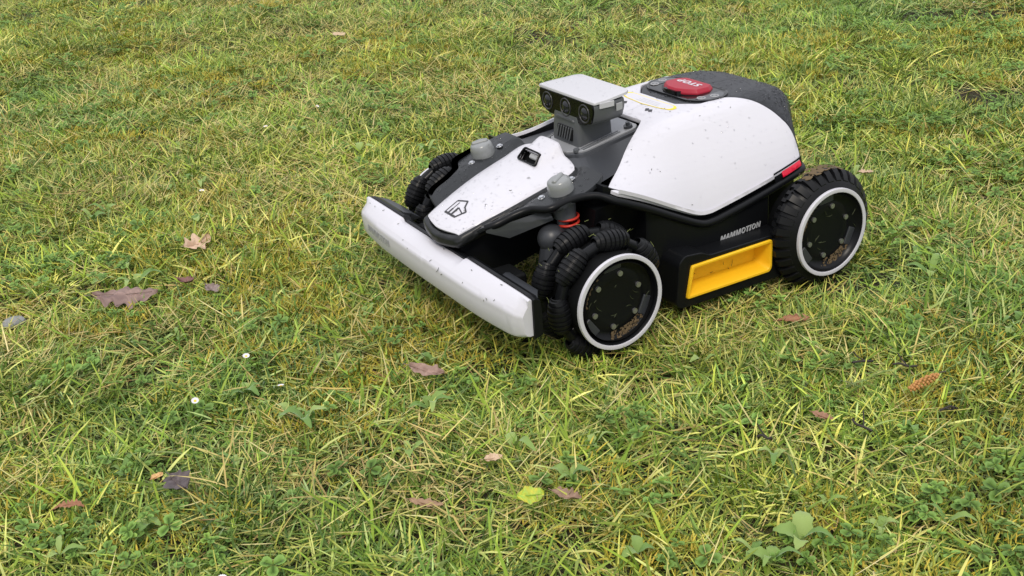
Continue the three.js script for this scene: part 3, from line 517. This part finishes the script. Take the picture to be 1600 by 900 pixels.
function tuft(seed, n, R, len, wid, tilt, bend, palette) {
  const r = rng(seed), l = [];
  for (let i = 0; i < n; i++) {
    const a = r() * 6.283, d = Math.sqrt(r()) * R, c = palette[Math.floor(r() * palette.length)], c2 = palette[Math.floor(r() * palette.length)];
    l.push({ x: Math.cos(a) * d, z: Math.sin(a) * d, len: len[0] + (len[1] - len[0]) * r(), w: wid[0] + (wid[1] - wid[0]) * r(), az: a + (r() - 0.5) * 3.5, tilt: tilt[0] + (tilt[1] - tilt[0]) * r(), bend: bend[0] + (bend[1] - bend[0]) * r(), twist: (r() - 0.5) * 1.6, col: mixc(c, c2, r()) });
  }
  return blades(l);
}
function strew(name, label, geo, mat, spots, tint, seed, scale = [0.75, 1.3], sink = 0) {
  const m = new THREE.InstancedMesh(geo, mat, spots.length), r = rng(seed), q = new THREE.Quaternion(), e = new THREE.Euler(), M4 = new THREE.Matrix4(), c = new THREE.Color();
  spots.forEach(([x, z], i) => {
    const k = scale[0] + (scale[1] - scale[0]) * r(); e.set((r() - 0.5) * 0.3, r() * 6.283, (r() - 0.5) * 0.3); q.setFromEuler(e);
    M4.compose(V(x, groundY(x, z) - sink, z), q, V(k, k * (0.8 + 0.4 * r()), k)); m.setMatrixAt(i, M4);
    const t = tint(x, z, r); c.setRGB(t[0], t[1], t[2]); m.setColorAt(i, c);
  });
  m.name = name; tag(m, label, null, null, 'stuff'); m.castShadow = m.receiveShadow = true; scene.add(m); return m;
}
const bladeMat = (o = {}) => new THREE.MeshPhysicalMaterial({ color: 0xffffff, vertexColors: true, roughness: 0.9, side: THREE.DoubleSide, transmission: 0.35, thickness: 0, specularIntensity: 0.7, ...o });
const GREEN = [[0.105, 0.205, 0.02], [0.20, 0.32, 0.035], [0.31, 0.42, 0.06], [0.14, 0.26, 0.055], [0.54, 0.60, 0.20], [0.048, 0.105, 0.014], [0.32, 0.44, 0.16], [0.40, 0.43, 0.085], [0.17, 0.295, 0.03], [0.075, 0.155, 0.02], [0.45, 0.53, 0.13], [0.055, 0.12, 0.017]];
const STRAW = [[0.50, 0.42, 0.14], [0.60, 0.55, 0.24], [0.40, 0.30, 0.09], [0.48, 0.47, 0.12], [0.30, 0.18, 0.07]];
const grassTint = (x, z, r) => { const d = dryness(x, z), v = (0.62 + 0.6 * r()) * (0.68 + 0.62 * fbm(x * 8.5 + 4, z * 8.5 + 19, 2)); return [v * (1.04 + 0.50 * d), v * (1.11 + 0.20 * d), v * 1.14]; };
const okSpot = (x, z) => !inWheel(x, z);
const bare = [[1.47, -0.237, 0.09], [2.146, -0.817, 0.12], [-0.268, -0.767, 0.05], [-0.206, -1.286, 0.05], [-0.055, 0.686, 0.035], [0.25, 0.54, 0.03]];
const open = (x, z, q) => { for (const [bx, bz, br] of bare) if (Math.hypot((x - bx) / 1.4, z - bz) < br && q() < 0.8) return false; return true; };
{
  const r = rng(77);
  strew('lawn_grass', 'short matted green lawn grass all over the ground', tuft(1, 66, 0.060, [0.020, 0.046], [0.0015, 0.0034], [0.4, 1.48], [0.1, 0.8], GREEN), bladeMat({ transmission: 0, roughness: 0.5 }), lawnSpots(10600, r, (x, z, q) => okSpot(x, z) && open(x, z, q) && q() < Math.min(1, 0.35 + 1.6 * Math.max(0, fbm(x * 15 + 40, z * 15 + 8, 2) - 0.25))).concat(roundAbout(9000, rng(601))), grassTint, 2, [0.55, 1.25]);
  strew('lawn_grass_leaning', 'longer green grass blades bent over in the lawn', tuft(4, 64, 0.085, [0.028, 0.064], [0.0016, 0.0040], [0.85, 1.54], [0.05, 0.5], GREEN), bladeMat({ transmission: 0.25 }), lawnSpots(3500, r, (x, z, q) => okSpot(x, z) && !underBody(x, z) && open(x, z, q) && q() < 0.35 + 1.2 * fbm(x * 5 + 9, z * 5 + 2, 2)).concat(roundAbout(2200, rng(602))), grassTint, 5, [0.7, 1.25], -0.004);
  strew('dry_grass', 'pale straw coloured dead grass lying through the lawn', tuft(8, 26, 0.075, [0.02, 0.06], [0.0011, 0.0026], [1.1, 1.6], [-0.15, 0.3], STRAW), bladeMat({ transmission: 0, roughness: 0.7 }), lawnSpots(4200, r, (x, z, q) => okSpot(x, z) && q() < 0.10 + 0.90 * straw(x, z)), (x, z, q) => { const v = 0.72 + 0.5 * q(); return [v, v * (0.94 + 0.08 * q()), v * (0.85 + 0.3 * q())]; }, 9, [0.7, 1.3], -0.010);
  // moss: cushions of tiny shoots
  const MOSS = [[0.42, 0.33, 0.035], [0.30, 0.30, 0.035], [0.50, 0.37, 0.05], [0.20, 0.24, 0.035]];
  strew('moss', 'yellow green moss between the grass blades', tuft(21, 40, 0.026, [0.008, 0.018], [0.0012, 0.0022], [0.1, 1.3], [0, 0.7], MOSS), bladeMat({ transmission: 0, roughness: 0.7 }), lawnSpots(4800, r, (x, z, q) => okSpot(x, z) && q() < 0.03 + 0.97 * Math.max(0, (fbm(x * 3.1 + 91, z * 3.1 + 41, 3) - 0.5) * 6)), (x, z, q) => { const v = 0.75 + 0.5 * q(); return [v, v, v]; }, 23, [0.8, 1.5], -0.012);
  // clover: three round leaflets on a thin stalk
  const CL = [[0.19, 0.32, 0.055], [0.26, 0.38, 0.08], [0.14, 0.26, 0.05]];
  const clover = (() => {
    const q = rng(31), pos = [], col = [], idx = [];
    for (let k = 0; k < 5; k++) {
      const a0 = q() * 6.28, R = 0.004 + q() * 0.026, h = 0.014 + q() * 0.022, sx = Math.cos(a0) * R, sz = Math.sin(a0) * R, lr = 0.005 + q() * 0.0035, tx = (q() - 0.5) * 0.7, tz = (q() - 0.5) * 0.7, c = CL[Math.floor(q() * 3)], ph = q() * 6.28;
      for (let l = 0; l < 3; l++) {
        const a = ph + l * 2.094, b = pos.length / 3; const put = (u, v, dy) => { const x = Math.cos(a) * u - Math.sin(a) * v, z = Math.sin(a) * u + Math.cos(a) * v; pos.push(sx + x, h + x * tx + z * tz + dy, sz + z); col.push(...c); };
        put(0.0006, 0, 0); put(lr, 0, -0.0006);
        for (const s of [-1, 1]) { put(lr * 0.55, s * lr * 0.62, 0.0008); put(lr * 1.25, s * lr * 0.80, 0.0012); put(lr * 1.75, s * lr * 0.5, 0.0006); put(lr * 1.72, s * 0.0001, 0); }
        for (const o of [2, 6]) idx.push(b, b + o, b + 1, b + 1, b + o, b + o + 1, b + 1, b + o + 1, b + o + 2, b + 1, b + o + 2, b + o + 3);
      }
      const b = pos.length / 3; pos.push(sx * 0.4 - 0.0005, 0, sz * 0.4, sx * 0.4 + 0.0005, 0, sz * 0.4, sx, h, sz); col.push(...CL[1], ...CL[1], ...CL[1]); idx.push(b, b + 1, b + 2);
    }
    const g = new THREE.BufferGeometry(); g.setAttribute('position', new THREE.Float32BufferAttribute(pos, 3)); g.setAttribute('color', new THREE.Float32BufferAttribute(col, 3)); g.setIndex(idx); g.computeVertexNormals(); return g;
  })();
  strew('clover', 'small green clover leaves scattered through the lawn', clover, bladeMat({ roughness: 0.6, transmission: 0 }), lawnSpots(2800, r, (x, z, q) => okSpot(x, z) && !underBody(x, z) && q() < 0.12 + 0.5 * Math.max(0, (fbm(x * 2.6 + 13, z * 2.6 + 57, 3) - 0.46) * 5)), (x, z, q) => { const v = 0.8 + 0.45 * q(); return [v * 1.05, v, v]; }, 33, [0.65, 1.1], 0.001);
}
// ---- broad leaved weeds
const weedMat = [[0.22, 0.34, 0.075], [0.30, 0.41, 0.11], [0.15, 0.27, 0.055]].map(c => new THREE.MeshPhysicalMaterial({ color: lin(...c), roughness: 0.8, transmission: 0.25, thickness: 0, side: THREE.DoubleSide }));
function leafGeo(seed, L, W, arch, wave) { // ovate leaf with a folded midrib and wavy rim, lying out along +x
  const r = rng(seed), nu = 12, nv = 6, P = [], idx = [], p0 = r() * 6;
  for (let i = 0; i <= nu; i++) for (let j = 0; j <= nv; j++) {
    const u = i / nu, v = j / nv * 2 - 1, w = W * Math.pow(Math.sin(Math.PI * Math.pow(u, 0.8) * 0.94 + 0.04), 0.8) * (u < 0.22 ? 0.25 + u * 3.4 : 1) * (1 + 0.12 * Math.sin(u * 26 + p0) * Math.abs(v));
    P.push(V(u * L, 0.004 + arch * L * Math.sin(u * 2.4) - 0.1 * L * u * u + Math.abs(v) * w * 0.28 + wave * Math.sin(u * 11 + v * 3 + p0) * Math.abs(v), v * w));
  }
  for (let i = 0; i < nu; i++) for (let j = 0; j < nv; j++) { const a = i * (nv + 1) + j; idx.push(a, a + 1, a + nv + 2, a, a + nv + 2, a + nv + 1); }
  const g = fromGrid(P, 0, 0, idx); g.computeVertexNormals(); return g;
}
const leafShapes = [leafGeo(1, 0.05, 0.0085, 0.42, 0.001), leafGeo(2, 0.042, 0.011, 0.4, 0.0012), leafGeo(3, 0.06, 0.007, 0.4, 0.001), leafGeo(4, 0.035, 0.0105, 0.48, 0.001)];
function weed(x, z, seed, label, n, size) {
  const r = rng(seed), g = new THREE.Group(); g.name = numbered('broadleaf_weed'); g.position.set(x, groundY(x, z) + 0.014, z); g.rotation.y = r() * 6.28;
  for (let i = 0; i < n; i++) { const l = new THREE.Mesh(leafShapes[Math.floor(r() * 4)], weedMat[Math.floor(r() * 3)]); l.name = 'leaf'; l.rotation.set((r() - 0.5) * 0.5, i / n * 6.283 + (r() - 0.5) * 0.7, 0.05 + r() * 0.35, 'YXZ'); l.scale.setScalar(size * (0.75 + r() * 0.5)); g.add(l); }
  tag(g, label, 'weed', 'broad leaved weeds in the lawn'); scene.add(shadowed(g)); return g;
}
{
  const big = [[-0.523, -0.464, 'pale broad weed leaves beside the long purplish brown dead leaf', 4, 0.9], [-0.098, 0.74, 'largest broad leaved weed with wide upright pale leaves', 4, 1.05], [-0.452, 0.171, 'broad leaved weed with one wide pale leaf near white daisies', 4, 0.85], [-0.299, 0.234, 'light green weed rosette beside the mauve dead leaf', 5, 0.7]];
  big.forEach(([x, z, l, n, s], i) => weed(x, z, 100 + i, l, n, s));
  const r = rng(404), pts = [[-0.516, -0.84], [-0.345, -0.681], [-0.146, 0.747], [0.504, 0.556], [-0.573, -0.504], [-0.374, 0.166], [0.453, 0.579], [-0.464, 0.13], [-0.149, 0.725], [0.172, 0.65], [-0.371, 0.32], [-0.171, 0.45], [0.078, 0.362], [-0.8, 0.271], [0.061, 0.805], [-0.491, 0.02]];
  for (let i = 0; i < 56; i++) { const d = 0.95 + r() * 2.2, w = 0.42 * d, s = (r() * 2 - 1) * w, x = camXZ[0] + dirXZ[0] * d - dirXZ[1] * s, z = camXZ[1] + dirXZ[1] * d + dirXZ[0] * s; if (x > -0.22 && x < 0.55 && Math.abs(z) < 0.32) continue; pts.push([x, z]); }
  pts.forEach(([x, z], i) => weed(x, z, 200 + i, 'small low rosette of broad green weed leaves in the grass', 2 + Math.floor(r() * 3), 0.35 + r() * 0.38));
}
// ---- daisies
{
  const petal = std(lin(0.66, 0.64, 0.67), 0.7, { side: THREE.DoubleSide }), heart = std(lin(0.75, 0.5, 0.04), 0.8), stemM = std(lin(0.16, 0.26, 0.06), 0.7);
  const ring = (() => { const g = []; for (let i = 0; i < 14; i++) { const p = new THREE.CircleGeometry(0.0016, 6).scale(1.9, 1, 1).rotateX(-Math.PI / 2).translate(0.0042, 0, 0).rotateZ(0.35); p.rotateY(i / 14 * 6.283); g.push(p); } return join(g); })();
  const mid = new THREE.SphereGeometry(0.0030, 10, 6, 0, 6.283, 0, 1.6).scale(1, 0.6, 1), stem = tube([[0, -0.034, 0.004], [0, -0.015, 0.001], [0, 0, 0]], 0.0006, 6, 5), r = rng(9);
  [[-0.297, -0.803], [-0.568, 0.045], [-0.455, 0.082], [-0.66, 0.452], [-0.465, -0.038], [0.147, -1.262], [-0.03, -1.155], [2.157, -0.874]].forEach(([x, z], i) => {
    const g = new THREE.Group(); g.name = numbered('daisy'); for (const [n, ge, m] of [['petals', ring, petal], ['flower_centre', mid, heart], ['stem', stem, stemM]]) { const k = new THREE.Mesh(ge, m); k.name = n; g.add(k); }
    g.position.set(x, groundY(x, z) + 0.042, z); g.rotation.set((r() - 0.3) * 0.8, r() * 6, (r() - 0.5) * 0.6); g.scale.setScalar(0.6 + r() * 0.25);
    tag(g, 'tiny white daisy flower standing in the grass', 'daisy', 'daisies dotted over the lawn'); scene.add(shadowed(g));
  });
}
// ---- fallen leaves
function deadLeaf(label, [x, z], len, wid, turn, col, col2, o = {}) {
  const { lobes = 5, depth = 0.3, curl = 0.2, fold = 0.3, y = 0.03, seed = 1, tilt = [0, 0] } = o, nu = 34, nv = 10, P = [], C = [], idx = [];
  for (let i = 0; i <= nu; i++) for (let j = 0; j <= nv; j++) {
    const u = i / nu, v = j / nv * 2 - 1, lob = 1 - depth * Math.pow(0.5 + 0.5 * Math.cos(u * lobes * 6.283 + (v > 0 ? 0.6 : 0) + seed), 1.4);
    const w = wid / 2 * Math.pow(Math.sin(Math.PI * Math.min(1, u * 0.97 + 0.015)), 0.75) * lob * (0.85 + 0.3 * vnoise(u * 9 + seed * 7, v > 0 ? 3 : 8)), n = fbm(u * 5 + seed * 3, v * 2 + 5, 3) - 0.5;
    P.push(V((u - 0.5) * len, curl * len * Math.pow(Math.abs(u - 0.5) * 2, 2) * 0.35 + fold * Math.abs(v) * w + n * wid * 0.28, v * w));
    const vein = Math.abs(v) < 0.12 || Math.abs(((u * 9 - Math.abs(v) * 1.4) % 1 + 1) % 1 - 0.5) < 0.07 ? 1.25 : 1, t = Math.min(1, Math.max(0, fbm(u * 7 + seed, v * 3 + seed, 3) * 2.4 - 0.7));
    C.push(...mixc(col, col2, t).map(k => k * vein));
  }
  for (let i = 0; i < nu; i++) for (let j = 0; j < nv; j++) { const a = i * (nv + 1) + j; idx.push(a, a + 1, a + nv + 2, a, a + nv + 2, a + nv + 1); }
  const g = fromGrid(P, 0, 0, idx); g.setAttribute('color', new THREE.Float32BufferAttribute(C, 3)); g.computeVertexNormals();
  const root = new THREE.Group(); root.name = numbered('fallen_leaf'); root.position.set(x, groundY(x, z) + y - 0.010, z); root.rotation.set(tilt[0], turn * Math.PI / 180, tilt[1], 'YXZ');
  const m = new THREE.Mesh(g, new THREE.MeshPhysicalMaterial({ vertexColors: true, roughness: 0.6, side: THREE.DoubleSide })); m.name = 'leaf_blade'; root.add(m);
  const s = new THREE.Mesh(tube([[-len * 0.62, curl * len * 0.5, len * 0.03], [-len * 0.5, curl * len * 0.35, 0], [0, 0.0006, 0], [len * 0.4, curl * len * 0.2, 0]], 0.0007, 14, 5), std(lin(...col2.map(k => k * 0.8)), 0.7)); s.name = 'leaf_stalk'; root.add(s);
  tag(root, label, 'leaf', 'fallen leaves on the lawn'); scene.add(shadowed(root)); return root;
}
deadLeaf('long purplish brown lobed dead leaf lying across the grass', [-0.556, -0.4], 0.112, 0.062, -29, [0.16, 0.10, 0.088], [0.24, 0.16, 0.135], { lobes: 5, depth: 0.4, curl: 0.1, fold: -0.25, y: 0.044, seed: 2, tilt: [0.25, 0] });
deadLeaf('pinkish tan crumpled dead leaf, the palest on the lawn', [-0.389, -0.538], 0.056, 0.05, 13, [0.46, 0.31, 0.21], [0.54, 0.39, 0.27], { lobes: 3, depth: 0.5, curl: 0.35, fold: 0.3, y: 0.042, seed: 5, tilt: [0.35, 0] });
deadLeaf('dark red brown curled leaf scrap beside the long purplish leaf', [-0.455, -0.385], 0.035, 0.024, -50, [0.10, 0.035, 0.03], [0.18, 0.08, 0.07], { curl: 0.6, fold: 0.6, y: 0.042, seed: 3 });
deadLeaf('greyish mauve leaf scrap half hidden in the grass', [-0.425, -0.335], 0.04, 0.028, -80, [0.19, 0.14, 0.125], [0.26, 0.20, 0.18], { curl: 0.3, fold: 0.5, y: 0.038, seed: 8 });
deadLeaf('mauve brown narrow dead leaf in front of the white bumper', [-0.267, 0.169], 0.07, 0.026, -68, [0.21, 0.125, 0.095], [0.28, 0.18, 0.14], { lobes: 3, depth: 0.25, curl: 0.2, fold: 0.35, y: 0.046, seed: 4, tilt: [0.2, 0.1] });
deadLeaf('dark slate purple dead leaf sunk among straw coloured grass', [-0.645, 0.235], 0.045, 0.035, -77, [0.075, 0.060, 0.062], [0.12, 0.095, 0.095], { lobes: 3, curl: 0.3, fold: 0.4, y: 0.046, seed: 6, tilt: [0.2, 0] });
deadLeaf('small orange tan leaf piece touching the dark slate leaf', [-0.665, 0.208], 0.018, 0.012, 20, [0.55, 0.34, 0.14], [0.5, 0.3, 0.12], { depth: 0.1, y: 0.05, seed: 7 });
deadLeaf('reddish brown shredded leaf scrap in long grass', [-0.771, 0.198], 0.036, 0.018, -27, [0.22, 0.09, 0.04], [0.30, 0.14, 0.07], { lobes: 7, depth: 0.5, curl: -0.3, fold: 0.3, y: 0.044, seed: 9 });
deadLeaf('brown curled leaf beside the yellow and green leaf', [-0.272, 0.538], 0.038, 0.02, -59, [0.20, 0.12, 0.08], [0.28, 0.18, 0.12], { curl: 0.4, fold: 0.7, y: 0.04, seed: 10 });
deadLeaf('round half yellow half green fallen leaf', [-0.309, 0.518], 0.032, 0.028, -25, [0.45, 0.42, 0.03], [0.26, 0.42, 0.05], { lobes: 2, depth: 0.12, curl: 0.1, fold: 0.2, y: 0.046, seed: 11, tilt: [0.3, 0] });
deadLeaf('pale tan leaf scrap pressed into the grass', [-0.301, 0.415], 0.026, 0.018, -16, [0.46, 0.32, 0.2], [0.5, 0.36, 0.24], { lobes: 3, y: 0.038, seed: 12 });
deadLeaf('dull brown flat dead leaf under grass blades', [-0.408, 0.44], 0.044, 0.02, -51, [0.24, 0.14, 0.08], [0.30, 0.19, 0.11], { y: 0.034, seed: 13 });
deadLeaf('rust brown leaf on the grass beside the yellow handle', [0.258, 0.352], 0.05, 0.026, -26, [0.20, 0.075, 0.035], [0.28, 0.13, 0.06], { curl: 0.1, y: 0.036, seed: 14 });
deadLeaf('small tan leaf tip behind the rear wheel', [0.799, -0.019], 0.028, 0.02, -41, [0.50, 0.38, 0.25], [0.42, 0.3, 0.2], { curl: 0.4, fold: 0.6, y: 0.045, seed: 15 });
deadLeaf('pale brown leaf far off in yellowed grass', [0.557, -2.084], 0.07, 0.04, -86, [0.42, 0.30, 0.18], [0.5, 0.38, 0.24], { y: 0.04, seed: 16 });
deadLeaf('dark brown leaf scrap beside black twigs', [0.092, 0.581], 0.03, 0.018, -73, [0.22, 0.11, 0.06], [0.3, 0.16, 0.09], { y: 0.036, seed: 17 });
{ // catkin: a short knobbly orange brown spike
  const g = [], r = rng(12); for (let i = 0; i < 60; i++) { const u = i / 60, a = i * 2.4, R = 0.0046 * Math.sqrt(Math.sin(Math.PI * (0.06 + 0.9 * u))); g.push(new THREE.IcosahedronGeometry(0.0019 + r() * 0.0008, 0).translate((u - 0.5) * 0.05, Math.cos(a) * R, Math.sin(a) * R)); }
  const k = new THREE.Group(); k.name = 'catkin'; const m = new THREE.Mesh(join(g), std(lin(0.45, 0.22, 0.07), 0.8)); m.name = 'scales'; const s = new THREE.Mesh(tube([[0.024, 0, 0], [0.03, 0.002, 0.001], [0.036, 0.001, 0.003]], 0.001, 6, 5), std(lin(0.06, 0.045, 0.035), 0.8)); s.name = 'stalk'; k.add(m, s);
  k.position.set(0.239, groundY(0.239, 0.614) + 0.045, 0.614); k.rotation.set(0, -0.05, 0.12); tag(k, 'orange brown knobbly catkin lying on the grass', 'catkin'); scene.add(shadowed(k));
}
{ // stone
  const g = new THREE.IcosahedronGeometry(0.018, 3), p = g.attributes.position; for (let i = 0; i < p.count; i++) { const v = V(p.getX(i), p.getY(i), p.getZ(i)), n = 0.8 + 0.4 * fbm(v.x * 60 + 9, v.y * 60 + v.z * 45 + 9, 3); p.setXYZ(i, v.x * n * 1.1, v.y * n * 0.6, v.z * n * 0.9); }
  g.computeVertexNormals(); const m = new THREE.Mesh(g, std(lin(0.22, 0.225, 0.22), 0.6)); m.name = 'stone'; m.position.set(-0.734, groundY(-0.734, -0.435) + 0.022, -0.435); tag(m, 'smooth grey stone half sunk in the grass', 'stone'); scene.add(shadowed(m));
}
{ // dark twigs
  const r = rng(41), tm = std(lin(0.03, 0.024, 0.02), 0.8);
  [[0.233, 0.517], [0.27, 0.557], [0.234, 0.658], [0.114, 0.626], [-0.001, 0.577]].forEach(([x, z]) => {
    const L = 0.014 + r() * 0.02, a = r() * 6, g = new THREE.Group(); g.name = numbered('twig'); const p = [[-L / 2, 0, 0], [-L * 0.1, 0.005 * r(), 0.006 * (r() - 0.5)], [L * 0.2, 0.004, 0.01 * (r() - 0.5)], [L / 2, 0.008 * r(), 0.006]];
    const m = new THREE.Mesh(tube(p, 0.0016, 14, 6), tm); m.name = 'stem'; const k = new THREE.Mesh(tube([p[1], [p[1][0] + L * 0.2, 0.008, 0.012], [p[1][0] + L * 0.3, 0.014, 0.016]], 0.001, 8, 5), tm); k.name = 'side_shoot'; g.add(m, k);
    g.position.set(x, groundY(x, z) + 0.028, z); g.rotation.y = a; tag(g, 'short blackish broken twig lying in the grass', 'twig', 'dark twigs on the lawn'); scene.add(shadowed(g));
  });
}
// ---- rain drops and grass clippings on the mower
{
  const drop = new THREE.SphereGeometry(1, 10, 5, 0, Math.PI * 2, 0, Math.PI / 2).scale(1, 0.55, 1), r = rng(515);
  const onSurf = (fn, u, v) => { const d = 2e-3, p = V(...fn(u, v)), n = V(...fn(Math.min(1, u + d), v)).sub(V(...fn(Math.max(0, u - d), v))).cross(V(...fn(u, Math.min(1, v + d))).sub(V(...fn(u, Math.max(0, v - d))))).normalize(); if (n.y < 0) n.negate(); return [p, n]; };
  const cover = q => (u, v) => { const s = v, X = XF(s) + (XR(s) - XF(s)) * u; return shell(X, s * q); };
  const tail = q => (u, v) => { const s = v, x0 = XR(s) + 0.004, X = x0 + (0.495 - x0) * u; return shell(X, s * q, -0.0012); };
  const roof = (u, v) => { const z = (v * 2 - 1) * 0.078, x = 0.098 + 0.068 * u; return [x, 0.3325 + 0.0032 * (1 - Math.pow(z / 0.086, 2)) + (x - 0.0935) * 0.06, z]; };
  const brk = q => (u, v) => { const p = bracket(0.03 + 0.94 * u, 0.15 + 0.8 * v); return [p[0], p[1], p[2] * q]; };
  const Q = new THREE.Quaternion(), M4 = new THREE.Matrix4(), up = V(0, 1, 0);
  const wet = (name, fns, n, size, vr = [0, 1]) => {
    const m = new THREE.InstancedMesh(drop, M.water, n);
    for (let i = 0; i < n; i++) { const f = fns[i % fns.length], [p, nn] = onSurf(f, 0.02 + 0.96 * r(), vr[0] + (vr[1] - vr[0]) * r()), k = size[0] + (size[1] - size[0]) * Math.pow(r(), 2.2); Q.setFromUnitVectors(up, nn); M4.compose(p.addScaledVector(nn, -k * 0.03), Q, V(k * (0.85 + 0.4 * r()), k, k)); m.setMatrixAt(i, M4); }
    m.name = name; m.position.x = -BX; m.userData.kind = 'stuff'; m.userData.label = 'clear rain drops'; mower.add(m);
  };
  wet('cover_rain_drops', [cover(1), cover(1), cover(-1)], 330, [0.0005, 0.0017], [0, 0.97]);
  wet('hood_rain_drops', [hood], 360, [0.0005, 0.0016], [0.03, 0.97]);
  wet('tail_rain_drops', [tail(1), tail(-1)], 1500, [0.0008, 0.0021], [0, 0.9]);
  wet('bracket_rain_drops', [brk(1), brk(-1)], 420, [0.0006, 0.0019]);
  wet('roof_rain_drops', [roof], 70, [0.0004, 0.0012]);
  // clippings
  const bits = [];
  const bit = (p, n, len, w) => { const t = V(r() - 0.5, r() - 0.5, r() - 0.5).cross(n).normalize(), s = n.clone().cross(t), b = n.clone().multiplyScalar(0.0006 + r() * 0.0006), k = (r() - 0.5) * 0.35, P = []; for (let i = 0; i <= 4; i++) { const u = i / 4, c = p.clone().add(b).addScaledVector(t, (u - 0.5) * len).addScaledVector(s, k * len * (u - 0.5) * (u - 0.5) * 4); const hw = w * 0.5 * (i === 0 || i === 4 ? 0.3 : 1); P.push([c.clone().addScaledVector(s, hw).toArray(), c.clone().addScaledVector(n, 0.0005).toArray(), c.clone().addScaledVector(s, -hw).toArray()]); } bits.push(loft(P, false, false)); };
  for (let i = 0; i < 9; i++) { const [p, n] = onSurf(cover(1), r(), 0.2 + 0.77 * r()); bit(p, n, 0.002 + r() * r() * 0.009, 0.0009); }
  for (let i = 0; i < 4; i++) { const [p, n] = onSurf(hood, r(), 0.05 + 0.9 * r()); bit(p, n, 0.002 + r() * r() * 0.009, 0.0009); }
  for (let i = 0; i < 16; i++) { const z = -0.25 + r() * 0.5, sec = bumpSec(z), k = r() < 0.5 ? 3 : 5 + Math.floor(r() * 2), f = r(), A = V(...sec[k]), B = V(...sec[k + 1]), e = B.clone().sub(A), n = V(e.y, -e.x, 0).normalize(); if (n.x > 0) n.negate(); bit(A.lerp(B, f), n, 0.002 + r() * r() * 0.014, 0.0010); }
  for (let i = 0; i < 7; i++) bit(V(0.16 + r() * 0.14, 0.055 + r() * 0.03, 0.2105), V(0, 0.1, 1).normalize(), 0.004 + r() * 0.008, 0.0009);
  for (let i = 0; i < 26; i++) { const a = r() * 6.28, d = 0.02 + r() * 0.04; bit(V((i % 2 ? 0.4137 : 0) + Math.cos(a) * d, 0.098 + Math.sin(a) * d, 0.2615), V(0, 0, 1), 0.004 + r() * 0.012, 0.0009); }
  const m = part('grass_clippings', join(bits), M.clip); m.userData.kind = 'stuff';
  const pale = [];
  for (let i = 0; i < 26; i++) { const a = r() * 6.28, row = r() < 0.5 ? 0.236 : 0.19, R = 0.1015, x = Math.cos(a) * R, y = 0.098 + Math.sin(a) * R, L = 0.006 + r() * 0.012, d = V(-Math.sin(a) * (r() - 0.5), Math.cos(a) * (r() - 0.5), (r() - 0.5) * 1.2).normalize().multiplyScalar(L * 0.6); pale.push(tube([[x, y, row], [x + d.x * 0.5, y + d.y * 0.5, row + d.z * 0.5], [x + d.x, y + d.y, row + d.z]], 0.0003, 5, 4)); }
  const pm = part('stuck_grass', join(pale), std(lin(0.20, 0.23, 0.07), 0.7)); pm.userData.kind = 'stuff';
}
shadowed(mower);
renderer.render(scene, camera);
